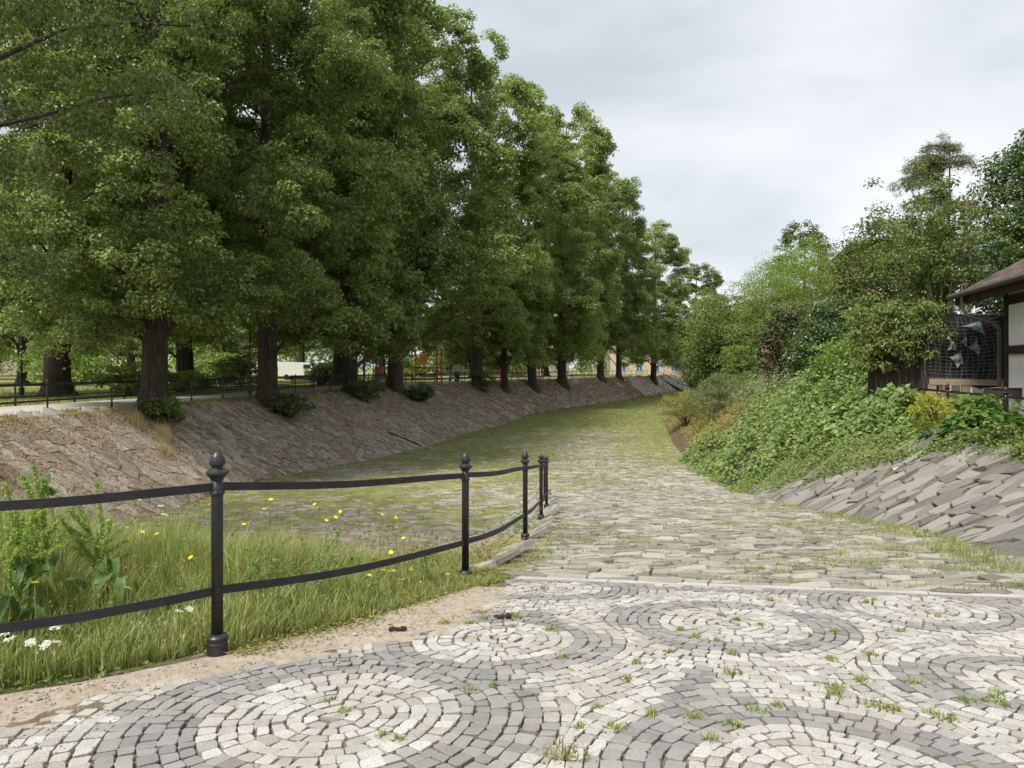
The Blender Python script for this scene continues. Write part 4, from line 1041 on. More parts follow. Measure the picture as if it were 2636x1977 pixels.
link('bracts', mesh('bracts', *leaf_arrays(P, np.array([0, 0, -1.]) + r.normal(size=(kb, 3)) * .45, r.normal(size=(kb, 3)), .085 * r.uniform(.7, 1.2, kb), .018), M['bract']), near)
link('limbs', limbs_mesh('limbs', tp, C[r.choice(k, 30, replace=False)], .48, r, M['bark']), near)

# ------------------------------------------------------------------ shrubs
def shrub(name, label, cat, x, y, z, R, nclump, per, L, mat, seed, wl=.8, rc=.25, group=None, stem=True, up=.5, droop=.5, box=False, loose=.15, stem_mat=None, nstem=7, squash=.7, lobk=9):
    """Leafy shrub with base z: clumps through a lumpy half-ellipsoid R=(rx,ry,height)."""
    r = np.random.default_rng(seed); o = thing(name, label, cat, (x, y, z), 0, group)
    lob = lobes(r, lobk); u = unit(r.normal(size=(nclump * 2, 3)))
    if box:
        p = r.uniform(-1, 1, (nclump, 3)); ax = r.integers(0, 3, nclump); p[np.arange(nclump), ax] = np.sign(p[np.arange(nclump), ax]) * r.uniform(.85, 1, nclump)
        C = p * np.array([R[0], R[1], R[2] / 2]) + [0, 0, R[2] / 2]
    else:
        rad = np.minimum(r.random(len(u)) ** .4 * lob(u) * .95, 1.06)
        C = (u * rad[:, None])[:nclump] * np.array([R[0], R[1], R[2] / 2]) + [0, 0, R[2] * .52]
    C[:, 2] = np.maximum(C[:, 2], rc * .3 * min(R))
    a = r.uniform(.6, 1.2, len(C)) * rc * (R[0] * R[1] * R[2]) ** (1 / 3); Rr = np.column_stack([a, a, a * squash])
    V, Fq = clump_leaves(C, Rr, per, L, L * wl, r, up=up, droop=droop)
    link('foliage', mesh('foliage', V, Fq, mat), o)
    if stem:
        parts = []
        for e in C[r.choice(len(C), min(nstem, len(C)), replace=False)]:
            t = np.linspace(0, 1, 5)[:, None]; pts = np.array([0, 0, -.15]) * (1 - t) + e * t + np.array([0, 0, .12 * R[2]]) * np.sin(t * math.pi)
            parts.append(tube_arrays(pts, np.linspace(.02 + .012 * R[2], .01, 5), 5))
        V, Fq = merge(parts); link('stems', mesh('stems', V, Fq, stem_mat or M['twig'], smooth=True), o)
    return o

# sprouts at the feet of the lindens
for k, (x, y, sx, h, lab) in enumerate([
    (-13.6, 28.6, .75, 1.25, 'broad-leaved sprouts at the foot of the nearest bank linden'),
    (-11.4, 37.2, 1.1, 1.25, 'leafy sprouts beside the trunk over the washed-out hollow'),
    (-9.7, 48.6, 1.3, 1.7, 'wide leafy bush at the foot of the slim linden by the slide'),
    (-7.3, 57.4, 1.0, 1.4, 'bush at the foot of the thick linden before the climbing frame'),
    (-2.9, 72.6, 1.3, 2.2, 'round dark bush at the foot of the linden past the climbing frame')]):
    shrub('sprout_bush', lab, 'bush', x, y, hz(x, y) - .1, (sx, sx, h), 46, 60, .13, M['darkivy'] if k % 2 else M['linden_dark'], 60 + k, rc=.30, group='sprouts at the tree feet')
# shrubs in the park behind the path
PS = [(-31, 40, 1.6, 1.8, 'pale rounded shrub beside the massive flared linden'), (-21.6, 41, 1.5, 1.7, 'rounded shrub right behind the path, next to the massive linden'), (-19.2, 43, 1.4, 1.3, 'low shrub behind the path railing'),
      (-20.6, 56, 2.0, 2.6, 'loose green shrub beside the ridged linden'), (-17.0, 66, 1.7, 1.7, 'low shrub left of the blue slide'), (-38, 62, 3, 3.2, 'broad dark shrub deep in the park'),
      (-27, 66, 3, 3.4, 'tall dark shrub behind the bench'), (-45, 50, 3.5, 3.0, 'wide shrub at the edge of the park'), (-19, 78, 1.9, 2.6, 'bright yellow-green bush beside the slide'), (-12, 90, 3, 3.0, 'dark shrub behind the climbing frame'),
      (0, 112, 3.5, 3.4, 'dark shrub behind the red swing'), (-33, 84, 4, 3.5, 'large shrub far behind the path')]
for k, (x, y, sx, h, lab) in enumerate(PS):
    mt = [M['linden_light'], M['freshgreen'], M['feather'], M['linden']][k % 4]
    if 'yellow' in lab: mt = M['feather']
    shrub('park_shrub', lab, 'shrub', x, y, -.05, (sx, sx, h), 60, 55, .17 if y < 60 else .26, mt, 80 + k, rc=.27, group='shrubs in the park')
# far belt of trees that closes the park
r = np.random.default_rng(33)
Cb = []
for k in range(1250):
    x = r.uniform(-120, 30); y = 130 + r.normal(0, 7) + max(0, x + 20) * .9; Cb.append((x, y, r.random() ** .7 * 11 + .4))
Cb = np.array(Cb); Rb = np.full((len(Cb), 3), 1.9) * r.uniform(.7, 1.4, (len(Cb), 1))
belt = link('treeline', mesh('treeline', *clump_leaves(Cb, Rb, 70, .5, .42, r), M['linden_light'])); tag(belt, 'far-off belt of dark trees closing the park', kind='stuff')

# ------------------------------------------------------------------ park furniture
def bench(label, x, y, rot):
    o = thing('park_bench', label, 'bench', (x, y, 0.01), rot, 'benches beside the path')
    for k in range(4): MB().box((0, -.20 + k * .115, .44), (1.8, .095, .035)).build('seat_slat', M['bench_wood'], o)
    for k in range(4):
        z = .54 + k * .105; MB().bar((-.9, .25 + k * .03, z), (.9, .25 + k * .03, z), .03, .085).build('back_slat', M['bench_wood'], o)
    for sx in (-.75, .75):
        m = MB(); m.tube([(sx, -.24, 0), (sx, -.26, .2), (sx, -.2, .42), (sx, .2, .42), (sx, .36, .92)], .022, 6); m.tube([(sx, .2, .42), (sx, .26, .2), (sx, .34, 0)], .022, 6)
        m.tube([(sx, -.2, .42), (sx, -.26, .55), (sx, -.18, .63), (sx, .27, .63)], .018, 6); m.build('iron_leg', M['iron'], o)
bench('slatted bench at the very edge of the picture, by the gravel path', -22.0, 29.5, 1.2)
bench('slatted bench between the ridged linden and the lamp post', -17.9, 46.5, 1.3)
bench('slatted bench beside the dark litter bin', -16.6, 58.0, .7)
bench('slatted bench in front of the climbing frame', -8.5, 76.0, .5)
def lamp(label, x, y, h=4.2):
    o = thing('street_lamp', label, 'lamp post', (x, y, 0), 0, 'lamp posts in the park')
    m = MB(); m.lathe([(.13, 0), (.13, .35), (.075, .5), (.075, 1.1), (.09, 1.15), (.05, 1.25), (.04, h - .3), (.07, h - .2), (.04, h)], 10); m.build('pole', M['iron'], o)
    m = MB(); m.lathe([(.06, h), (.15, h + .08), (.19, h + .42), (.05, h + .44)], 8); m.build('lantern', M['glass'], o)
    m = MB(); m.lathe([(.23, h + .42), (.18, h + .5), (.05, h + .62), (.01, h + .7)], 8); m.build('lamp_cap', M['iron'], o)
lamp('dark lamp post beside the trunk over the washed-out hollow', -15.6, 43.5)
lamp('dark lamp post behind the bench at the edge of the picture', -26.5, 39.5, 3.6)
lamp('dark lamp post by the playground litter bins', -6.7, 79.0)
def bin_(label, x, y):
    o = thing('litter_bin', label, 'litter bin', (x, y, 0.0), 0)
    m = MB(); m.lathe([(.24, .12), (.27, .16), (.29, .8), (.26, .84)], 12); m.build('bin_body', M['iron'], o)
    m = MB(); m.lathe([(.31, .98), (.28, 1.05), (.06, 1.13)], 12); m.build('bin_roof', M['iron'], o)
    for t in (0, 2.1, 4.2): MB().tube([(.25 * math.cos(t), .25 * math.sin(t), 0), (.27 * math.cos(t), .27 * math.sin(t), 1.0)], .015, 5).build('leg', M['iron'], o)
bin_('dark litter bin next to the bench near the slide', -15.6, 59.5)
bin_('dark litter bin with a round cap by the playground', -5.6, 74.5)
# playground
o = thing('play_slide', 'blue and white slide with an orange side panel behind the railing', 'slide', (-13.9, 66.0, 0), .3)
m = MB(); m.bar((-1.5, 0, .25), (.5, 0, 2.1), .55, .05); m.build('chute', M['chute'], o)
for s_ in (-.3, .3): MB().bar((-1.5, s_, .36), (.5, s_, 2.22), .06, .28).build('side_wall', M['blue'], o)
MB().box((1.1, 0, 2.1), (1.2, 1.1, .1)).build('deck', M['bench_wood'], o)
for s_ in (-.5, .5):
    for q in (.55, 1.65): MB().tube([(q, s_, 0), (q, s_, 3.0)], .06, 6).build('post', M['blue'], o)
MB().box((1.1, .52, 2.65), (1.1, .06, .95)).build('side_panel', M['orange'], o)
MB().box((.58, 0, 2.95), (.06, 1.0, .35)).build('arch_panel', M['orange'], o)
m = MB()
for k in range(6): m.bar((1.9, -.4, .25 + k * .32), (1.9, .4, .25 + k * .32), .05, .05)
m.build('ladder', M['red'], o)
o = thing('climbing_tower', 'red climbing frame with a small tower behind the thick linden', 'climbing frame', (-8.6, 73.5, 0), .35)
for a in (-1.3, 1.3):
    for b in (-.9, .9): MB().tube([(a, b, 0), (a, b, 3.4)], .07, 6).build('post', M['red'], o)
MB().box((0, 0, 1.5), (2.6, 1.8, .1)).build('deck', M['bench_wood'], o)
for z in (1.9, 2.3, 2.8, 3.3):
    for b in (-.9, .9): MB().bar((-1.3, b, z), (1.3, b, z), .06, .07).build('rail', M['red'], o)
    for a in (-1.3, 1.3): MB().bar((a, -.9, z), (a, .9, z), .06, .07).build('rail', M['red'], o)
MB().box((-.6, -.93, 2.2), (.9, .05, .7)).build('panel', M['orange'], o)
m = MB(); m.bar((1.3, 0, 1.5), (3.4, 0, .1), .9, .07); m.build('ramp_board', M['chute'], o)
o = thing('climbing_bars', 'row of red and orange bars between the slide and the climbing frame', 'climbing bars', (-11.5, 68.0, 0), .3)
for k in range(6): MB().tube([(k * .55 - 1.4, 0, 0), (k * .55 - 1.4, 0, 1.7 + .5 * (k % 2))], .06, 6).build('post', M['red' if k % 3 else 'orange'], o)
for z in (.7, 1.6): MB().bar((-1.4, 0, z), (1.35, 0, z), .07, .08).build('rail', M['red'], o)
MB().box((-.8, .3, 1.2), (.9, .06, .7)).build('panel', M['orange'], o)
o = thing('swing_frame', 'red swing frame seen between two linden trunks', 'swing', (1.15, 90.0, 0), .1)
for a in (-2.6, 2.6):
    for b in (-.9, .9): MB().bar((a, b, 0), (a, 0, 2.6), .12, .12).build('leg', M['red'], o)
MB().bar((-2.6, 0, 2.6), (2.6, 0, 2.6), .10, .10).build('top_bar', M['iron'], o)
for a in (-.9, .9):
    MB().box((a, 0, .55), (.5, .2, .05)).build('seat', M['tire'], o)
    for s_ in (-.22, .22): MB().tube([(a + s_, 0, .55), (a + s_, 0, 2.58)], .02, 5).build('chain', M['iron'], o)

# white van parked beyond the park
o = thing('parked_van', 'white van parked beyond the park, left of the slide', 'van', (-26.5, 92.0, 0), 0.05)
m = MB(); prof = [(-2.6, .45), (2.5, .45), (2.6, 1.0), (2.45, 1.25), (1.7, 1.35), (1.15, 2.15), (-2.5, 2.25), (-2.65, 2.1)]
m.add([[a, b, c] for b in (-.95, .95) for a, c in prof], [list(range(8)), list(range(15, 7, -1))] + [[i, (i + 1) % 8 + 0 if False else (i + 1) % 8, (i + 1) % 8 + 8, i + 8][::-1] for i in range(8)]); m.build('body', M['white_paint'], o)
for a in (-1.6, 1.6):
    for b in (-.93, .93):
        t = MB(); t.tube([(a, b - .1, .34), (a, b + .1, .34)], .34, 14); t.build('wheel', M['tire'], o)
for b in (-.96, .96): MB().box((.9, b, 1.65), (.9, .02, .5)).build('window', M['glass'], o)
MB().bar((1.76, 0, 1.42), (1.22, 0, 2.08), 1.6, .03, up=(.8, 0, .6)).build('windscreen', M['glass'], o)

# ------------------------------------------------------------------ far buildings
def building(name, label, x, y, w, dep, h, rot, wall, wins, roof_h=3.0, frame='white_paint', pane='glass', roofm='shingle', door=None):
    o = thing(name, label, 'building', (x, y, 0), rot)
    MB().box((0, dep / 2, h / 2 - .25), (w, dep, h + .5)).build('wall', M[wall], o)
    m = MB(); m.add([[-w / 2 - .4, -.4, h], [w / 2 + .4, -.4, h], [w / 2 + .4, dep + .4, h], [-w / 2 - .4, dep + .4, h], [-w / 2 - .4, dep / 2, h + roof_h], [w / 2 + .4, dep / 2, h + roof_h]],
                    [[0, 1, 5, 4], [2, 3, 4, 5], [1, 2, 5], [3, 0, 4], [3, 2, 1, 0]]); m.build('roof', M[roofm], o)
    MB().box((0, -.03, h - .12), (w + .3, .25, .24)).build('cornice', M[frame], o)
    for a, z, ww, hh in wins:
        f = MB(); t = .16
        for c, s in (((a, -.02, z + hh / 2 + t / 2), (ww + 2 * t, .12, t)), ((a, -.02, z - hh / 2 - t / 2), (ww + 2 * t, .14, t)), ((a - ww / 2 - t / 2, -.02, z), (t, .12, hh)), ((a + ww / 2 + t / 2, -.02, z), (t, .12, hh))): f.box(c, s)
        fo = f.build('window', M[frame], o)
        MB().box((a, -.012, z), (ww, .03, hh)).build('pane', M[pane], fo)
        g = MB(); g.box((a, -.045, z), (.07, .03, hh)); g.box((a, -.045, z + hh * .18), (ww, .026, .07)); g.build('glazing_bar', M['white_paint'] if pane == 'glass' else M['white_paint'], fo)
    if door: MB().box((door[0], -.02, 1.15), (1.3, .1, 2.3)).build('door', M['timber'], o)
    return o
building('beige_house', 'beige house front with blue windows in yellow frames beyond the stairs', 31.5, 152, 22, 10, 7.2, -.05, 'beige',
         [(-8.5, 1.75, 1.2, 1.9), (-5.0, 1.75, 1.2, 1.9), (-1.5, 1.75, 1.2, 1.9), (2.2, 1.75, 1.2, 1.9), (-8.5, 5.2, 1.2, 1.8), (-5.0, 5.2, 1.2, 1.8), (-1.5, 5.2, 1.2, 1.8), (2.2, 5.2, 1.2, 1.8)], frame='yellow_trim', pane='blue_window', door=(5.6, 0))
building('cream_house', 'cream house glimpsed through the trees behind the swing', -2, 140, 26, 10, 8.5, 0.05, 'cream', [(a, z, 1.2, 1.8) for a in (-10, -6.5, -3, .5, 4, 7.5, 11) for z in (2, 5.6)])
building('pale_house', 'pale house glimpsed between the park trunks, farthest back', -95, 150, 40, 10, 8.0, 0.35, 'beige', [(a, z, 1.3, 1.9) for a in range(-17, 18, 4) for z in (2, 5.8)])

# ------------------------------------------------------------------ right bank: plants
def bank_cover(name, label, y0, y1, tlo, thi, hfn, n, L, mat, seed, wl=.85, layers=1.0):
    r = np.random.default_rng(seed); y = r.uniform(y0, y1, n); a, b = tlo(y), thi(y); t = a + (b - a) * r.random(n)
    t = t + r.normal(0, .03, n)
    x = TOE_R(y) + (TOP_R(y) - TOE_R(y)) * t; fb = fbm(x, y, .75); hmax = hfn(y, t) * (.12 + 1.5 * np.clip((fb - .36) / .2, 0, 1) * (.5 + fbm(x + 7, y, 2.4))) * np.clip((t - a + .02) / .12, .12, 1)
    z = HGT(x, y) + hmax * r.random(n) ** .35 * layers + .02
    N = np.array([-.35, -.35, .8]) + r.normal(size=(n, 3)) * .5; D = np.array([-.5, -.2, -.4]) + r.normal(size=(n, 3)) * .7
    s = r.uniform(.6, 1.3, n)
    return tag(link(name, mesh(name, *leaf_arrays(np.column_stack([x, y, z]), D, N, L * s, L * wl * s), mat)), label, kind='stuff')
tlow = lambda y: np.interp(y, [14.6, 16.5, 19, 23, 26, 40], [.95, .62, .26, .04, -.10, -.06])
bank_cover('ivy_cover', 'small-leaved ivy trailing down over the right bank stones', 14.6, 27, tlow, lambda y: tlow(y) + .5, lambda y, t: .22 + 0 * y, 17000, .062, M['creeper'], 101)
bank_cover('broadleaf_cover', 'dense broad-leaved climbers covering the right bank', 18.5, 38, lambda y: np.interp(y, [18.5, 21, 24, 28, 38], [.9, .5, .22, -.07, -.06]), lambda y: 1.25 + 0 * y, lambda y, t: (.55 + .45 * np.clip(t, 0, 1)) * np.where((y < 24.5) & (t > .6), .55, 1), 21000, .15, M['bluegreen'], 102)
bank_cover('broadleaf_cover', 'fresh green climbers higher on the right bank below the garden fence', 16, 30, lambda y: np.interp(y, [16, 20, 30], [.95, .72, .6]), lambda y: 1.35 + 0 * y, lambda y, t: np.interp(y, [16, 22, 25], [.3, .32, .65]), 9000, .12, M['freshgreen'], 105)
bank_cover('weed_cover', 'yellowing weeds on the right bank farther along the channel', 36, 66, lambda y: np.interp(y, [36, 42, 48, 66], [-.03, .12, .18, -.05]), lambda y: .75 + 0 * y, lambda y, t: .45 + 0 * y, 19000, .12, M['dryweed'], 103, wl=.5)
bank_cover('weed_cover', 'greener weeds at the top of the right bank farther along', 38, 75, lambda y: np.interp(y, [38, 75], [.55, .1]), lambda y: 1.3 + 0 * y, lambda y, t: .9 + 0 * y, 12000, .17, M['greygreen'], 104, wl=.5)
bank_cover('bramble_cover', 'low brambles along the top of the stone bank below the house', 8.5, 17, lambda y: np.interp(y, [8.5, 12, 17], [1.02, .97, .85]), lambda y: 1.75 + 0 * y, lambda y, t: .22 + 0 * y, 5500, .065, M['midgreen'], 106)

R_SHRUBS = [
    ('round_bush', 'large rounded dark green bush at the bend of the channel', 'bush', 18.7, 62, -1.6, (4.4, 4.2, 8.6), 330, 75, .20, 'midgreen', 201, {}),
    ('round_bush', 'dark bush hanging over the foot of the far stairs', 'bush', 19.2, 70, -2.5, (2.9, 3.2, 6.8), 150, 75, .21, 'darkivy', 202, {}),
    ('feathery_tree', 'pale feathery light green tree rising above the bushes', 'tree', 21.9, 57, -.1, (4.7, 4.2, 11.2), 560, 95, .16, 'feather', 203, dict(wl=.4, rc=.2)),
    ('feathery_tree', 'second paler feathery tree left of the tallest feathery one', 'tree', 19.4, 66, -.1, (3.8, 3.5, 9.6), 220, 75, .17, 'feather', 204, dict(wl=.4, rc=.22)),
    ('purple_hazel', 'bush with dark purple-brown leaves over the pink garden wall', 'bush', 16.8, 44.5, 0, (1.9, 1.5, 5.0), 90, 60, .19, 'purple', 205, {}),
    ('trimmed_hedge', 'clipped bright green hedge below the purple bush', 'hedge', 16.3, 50.5, -.4, (1.4, 1.6, 3.3), 420, 45, .085, 'freshgreen', 206, dict(box=True, rc=.11, squash=1.0)),
    ('grey_bush', 'grey-green feathery bush at the edge of the far bank', 'bush', 13.0, 46, -1.9, (2.0, 2.2, 3.2), 120, 80, .13, 'greygreen', 207, dict(wl=.35)),
    ('grey_bush', 'low yellow-green bush spilling to the channel bed', 'bush', 12.6, 53, -2.6, (1.9, 2.6, 2.6), 90, 75, .14, 'dryweed', 208, dict(wl=.45)),
    ('plum_thicket', 'tall loose thicket with long bare shoots in the middle of the garden', 'bush', 19.9, 39, -.1, (2.8, 2.8, 9.6), 300, 80, .15, 'midgreen', 209, dict(loose=.4)),
    ('plum_thicket', 'dark thicket behind the broad-leaved climbers', 'bush', 15.6, 36, -.1, (2.3, 2.0, 5.0), 160, 75, .15, 'darkivy', 210, {}),
    ('garden_bush', 'fresh green bush on the bank top behind the climbers', 'bush', 14.2, 30, -.1, (1.9, 1.9, 3.0), 120, 75, .13, 'freshgreen', 211, {}),
    ('garden_bush', 'mid green bush behind the creeper-covered fence', 'bush', 14.4, 26.5, -.1, (1.9, 1.6, 4.6), 130, 75, .125, 'midgreen', 212, {}),
    ('clipped_tree', 'dense dark green tree with rounded clipped top above the house roof', 'tree', 20.1, 26.5, -.1, (3.6, 3.2, 10.8), 820, 120, .11, 'darkivy', 213, dict(rc=.15, lobk=5)),
    ('clipped_tree', 'lower dark hedge tree between house roof and berry tree', 'tree', 17.5, 25.5, -.1, (1.7, 1.8, 5.8), 170, 90, .105, 'darkivy', 214, dict(rc=.2)),
    ('yellow_bush', 'bright yellow-leaved bush at the top of the stone bank', 'bush', 10.1, 17.2, -.2, (.75, .7, 1.15), 60, 60, .075, 'yellow', 215, dict(wl=.45, rc=.3)),
    ('maple_sapling', 'young maple with big flat leaves in front of the planter', 'sapling', 10.1, 15.6, -.25, (1.0, .8, 1.15), 40, 26, .17, 'maple', 216, dict(rc=.34, up=1.6, droop=.15)),
    ('maple_sapling', 'dark maple seedling low beside the boulder', 'sapling', 9.95, 16.6, -.35, (.7, .6, .75), 26, 26, .14, 'darkivy', 217, dict(rc=.36, up=1.6, droop=.15)),
    ('maple_sapling', 'grey-leaved seedling at the edge of the picture below the planter', 'sapling', 9.6, 13.9, -.3, (.6, .6, .8), 34, 36, .085, 'midgreen', 218, dict(rc=.34, up=.9)),
]
for nm, lab, cat, x, y, z, R, nc, per, L, mt, seed, kw in R_SHRUBS:
    shrub(nm, lab, cat, x, y, z, R, nc, per, L, M[mt], seed, **kw)

# thin shoots that stand out of the thicket
r = np.random.default_rng(44)
sh_o = thing('bare_shoots', 'thin upright shoots with sparse leaves rising above the garden thicket', 'shrub', (19.3, 38, 0))
parts, lv = [], []
for k in range(22):
    b = np.array([r.uniform(-1.6, 2.4), r.uniform(-1, 1.5), r.uniform(4.6, 6.4)]); e = b + [r.normal(-.25, .35), r.normal(0, .3), r.uniform(1.4, 2.8)]
    t = np.linspace(0, 1, 6)[:, None]; p = b + (e - b) * t + r.normal(0, .05, (6, 3)); parts.append(tube_arrays(p, np.linspace(.022, .008, 6), 4))
    for q in np.linspace(.1, 1, 16): 
        for c in range(2): lv.append(b + (e - b) * q + r.normal(0, .07, 3))
link('stems', mesh('stems', *merge(parts), M['twig']), sh_o); lv = np.array(lv); k = len(lv)
link('foliage', mesh('foliage', *leaf_arrays(lv, r.normal(size=(k, 3)), r.normal(size=(k, 3)) + [0, 0, .6], .16 * r.uniform(.7, 1.2, k), .09), M['midgreen']), sh_o)

# small tree with brown seed clusters and pale stems
r = np.random.default_rng(45)
bt = thing('berry_tree', 'small tree with pale forked stems and brown seed clusters above the net', 'tree', (15.0, 25.5, 0))
parts = []; tips = []
for k in range(9):
    a = r.uniform(0, 6.28); e = np.array([math.cos(a) * r.uniform(.5, 1.9), math.sin(a) * r.uniform(.4, 1.3), r.uniform(4.6, 7.4)]); s_ = np.array([r.normal(0, .12), r.normal(0, .1), 0])
    t = np.linspace(0, 1, 8)[:, None]; p = s_ + (e - s_) * np.concatenate([t ** 1.6, t ** 1.6, t], 1); parts.append(tube_arrays(p, np.linspace(.055, .015, 8), 6)); tips += [p[5], p[6], p[7]]
link('stems', mesh('stems', *merge(parts), M['pale_bark'], smooth=True), bt)
tips = np.array(tips); C = np.repeat(tips, 8, 0) + r.normal(0, .48, (len(tips) * 8, 3)); Rr = np.full((len(C), 3), .32)
link('crown', mesh('crown', *clump_leaves(C, Rr, 46, .12, .075, r, droop=.8), M['midgreen']), bt)
C2 = C[r.choice(len(C), 40, replace=False)] - [0, .25, 0]
link('seed_clusters', mesh('seed_clusters', *clump_leaves(C2, np.full((40, 3), .13), 40, .045, .03, r), M['litter']), bt)

# larch
r = np.random.default_rng(46)
la = thing('larch_tree', 'pale green larch with drooping branches against the sky', 'tree', (32.5, 55, 0))
link('trunk', trunk_mesh('trunk', 18.8, .24, r, M['bark'], n=10)[0], la)
parts, C = [], []
for k in range(40):
    z = r.uniform(7.5, 18.4); a = r.uniform(0, 6.28); Lb_ = (19.6 - z) * r.uniform(.32, .55) + .5
    if z > 15 and k % 2: a = math.pi + r.normal(0, .5); Lb_ *= 1.5
    t = np.linspace(0, 1, 8)[:, None]; d = np.array([math.cos(a), math.sin(a), 0]); p = np.array([0, 0, z]) + d * Lb_ * t + np.array([0, 0, 1.]) * (.35 * Lb_ * t - .42 * Lb_ * t * t)
    parts.append(tube_arrays(p, np.linspace(.075, .02, 8), 5))
    for q in np.linspace(.1, 1, 20):
        i_ = np.array([np.interp(q, t[:, 0], p[:, c]) for c in range(3)])
        for c in range(3): C.append(i_ + r.normal(0, .11, 3) - [0, 0, r.random() * .5])
for c in range(60): C.append(np.array([r.normal(0, .15), r.normal(0, .15), r.uniform(16.5, 19.2)]))
link('limbs', mesh('limbs', *merge(parts), M['twig']), la); C = np.array(C)
link('crown', mesh('crown', *clump_leaves(C, np.full((len(C), 3), .22) * [1, 1, 1.3], 14, .26, .035, r, droop=.7), M['larch']), la)

# oak far behind
r = np.random.default_rng(47)
oak = thing('oak_tree', 'dark oak with open rounded crown standing alone against the sky', 'tree', (38.2, 96, 0))
tm, tp = trunk_mesh('trunk', 18, .45, r, M['bark']); link('trunk', tm, oak)
C = crown_points(20.6, 10.0, 4.0, 150, r, ([0, .12, .4, .7, .9, 1], [.6, 1.05, .95, .75, .5, .15]), gap=.4)
link('crown', mesh('crown', *clump_leaves(C, np.full((len(C), 3), .75) * r.uniform(.7, 1.3, (len(C), 1)), 85, .27, .2, r), M['oak']), oak)
link('limbs', limbs_mesh('limbs', tp, C[:22], .4, r, M['bark']), oak)
# trees closing the far end of the channel
plant_tree(LC, 'linden_tree', 'dark tree with open top beyond the end of the linden row', 36.5, 146, 0, 2.0, (.95, .95, .83), M['linden_dark'])
plant_tree(LA, 'park_tree', 'tree standing behind the beige house beyond the stairs', 52, 168, 0, 1.0, (1.2, 1.2, .62), M['linden_dark'])
shrub('round_bush', 'leafy bush beside the beige house at the top of the far stairs', 'bush', 38, 138, -1, (4, 4, 7), 130, 60, .35, M['linden_dark'], 220)

# ------------------------------------------------------------------ half-timbered house with gutter
E0 = np.array([12.1, 20.0, 3.5]); ev = np.array([-.263, -.965, 0]); nv = np.array([.965, -.263, 0]); UP = np.array([0, 0, 1.0])
house = thing('timbered_house', 'white half-timbered house with brown shingle roof at the picture edge', 'house', tuple(E0 * [1, 1, 0]))
base = E0 * [1, 1, 0]
def W(a, b, z): return ev * a + nv * b + UP * z          # a along the eave, b inwards, z up (local to the house)
def hbox(m, a0, a1, b0, b1, z0, z1):
    P = [W(a, b, z) for z in (z0, z1) for a, b in ((a0, b0), (a1, b0), (a1, b1), (a0, b1))]
    return m.add(P, [[3, 2, 1, 0], [4, 5, 6, 7], [0, 1, 5, 4], [1, 2, 6, 5], [2, 3, 7, 6], [3, 0, 4, 7]])
hbox(MB(), 1.58, 9, .72, 6.2, -.4, 3.62).build('wall', M['plaster'], house)
for (a0, a1, z0, z1) in [(1.54, 1.69, -.4, 3.6), (1.69, 9, 3.08, 3.3), (1.69, 9, 1.86, 2.06), (3.4, 3.58, -.4, 3.6), (4.2, 4.4, -.4, 3.6), (6, 6.2, -.4, 3.6), (1.69, 9, .1, .32)]:
    hbox(MB(), a0, a1, .66 - .002 * (a1 - a0), .8, z0, z1).build('beam', M['timber'], house)
pitch = math.tan(math.radians(29)); rise = lambda b: b * pitch
roof = MB(); P = [W(a, b, 3.5 + rise(b) + dz) for dz in (-.10, -.02) for a, b in ((-.02, 0), (9.4, 0), (9.4, 4), (-.02, 4))]
roof.add(P, [[3, 2, 1, 0], [4, 5, 6, 7], [0, 1, 5, 4], [1, 2, 6, 5], [2, 3, 7, 6], [3, 0, 4, 7]])
roof_o = roof.build('roof', M['timber'], house)
sm = MB(); sl = math.radians(29)
P = [ev * a + (nv * math.cos(sl) + UP * math.sin(sl)) * b + (UP * math.cos(sl) - nv * math.sin(sl)) * c for c in (0, .022) for a, b in ((0.004, 0), (.326, 0), (.326, .3), (.004, .3))]
sm.add(P, [[3, 2, 1, 0], [4, 5, 6, 7], [0, 1, 5, 4], [1, 2, 6, 5], [2, 3, 7, 6], [3, 0, 4, 7]])
smds = [sm.data('shingle', mat_rough('brown_shingle_tone', [(0.3, (.07 * q_, .05 * q_, .043 * q_)), (0.7, (.135 * q_, .10 * q_, .085 * q_))], scale=6, bump=.5, bscale=80)) for q_ in (.55, .8, 1.0, 1.25)]
for row in range(17):
    for k in range(19):
        b = row * .23 - .04; link('shingle', smds[random.randrange(4)], roof_o, tuple(W(k * .33 - .05 + (row % 2) * .16, b, 3.5 + rise(b) + .004 + .002 * (row % 2))))
gt = MB(); gt.tube([W(-.15, -.08, 3.46), W(9.3, -.08, 3.44)], .075, 10); gut = gt.build('gutter', M['gutter'], house)
for k in range(6): MB().bar(W(.3 + k * 1.2, .12, 3.40), W(.3 + k * 1.2, .7, 3.40 + .2), .09, .12).build('rafter_end', M['timber'], house)
hbox(MB(), 0, 9.3, .02, .12, 3.22, 3.42).build('fascia', M['timber'], house)
dp = MB(); dp.tube([W(.95, -.08, 3.42), W(.95, -.08, 3.08), W(1.0, 0.0, 2.9), W(1.36, .5, 2.66), W(1.42, .6, 2.5), W(1.42, .6, -.2)], .05, 10); dp.build('downpipe', M['gutter'], house)

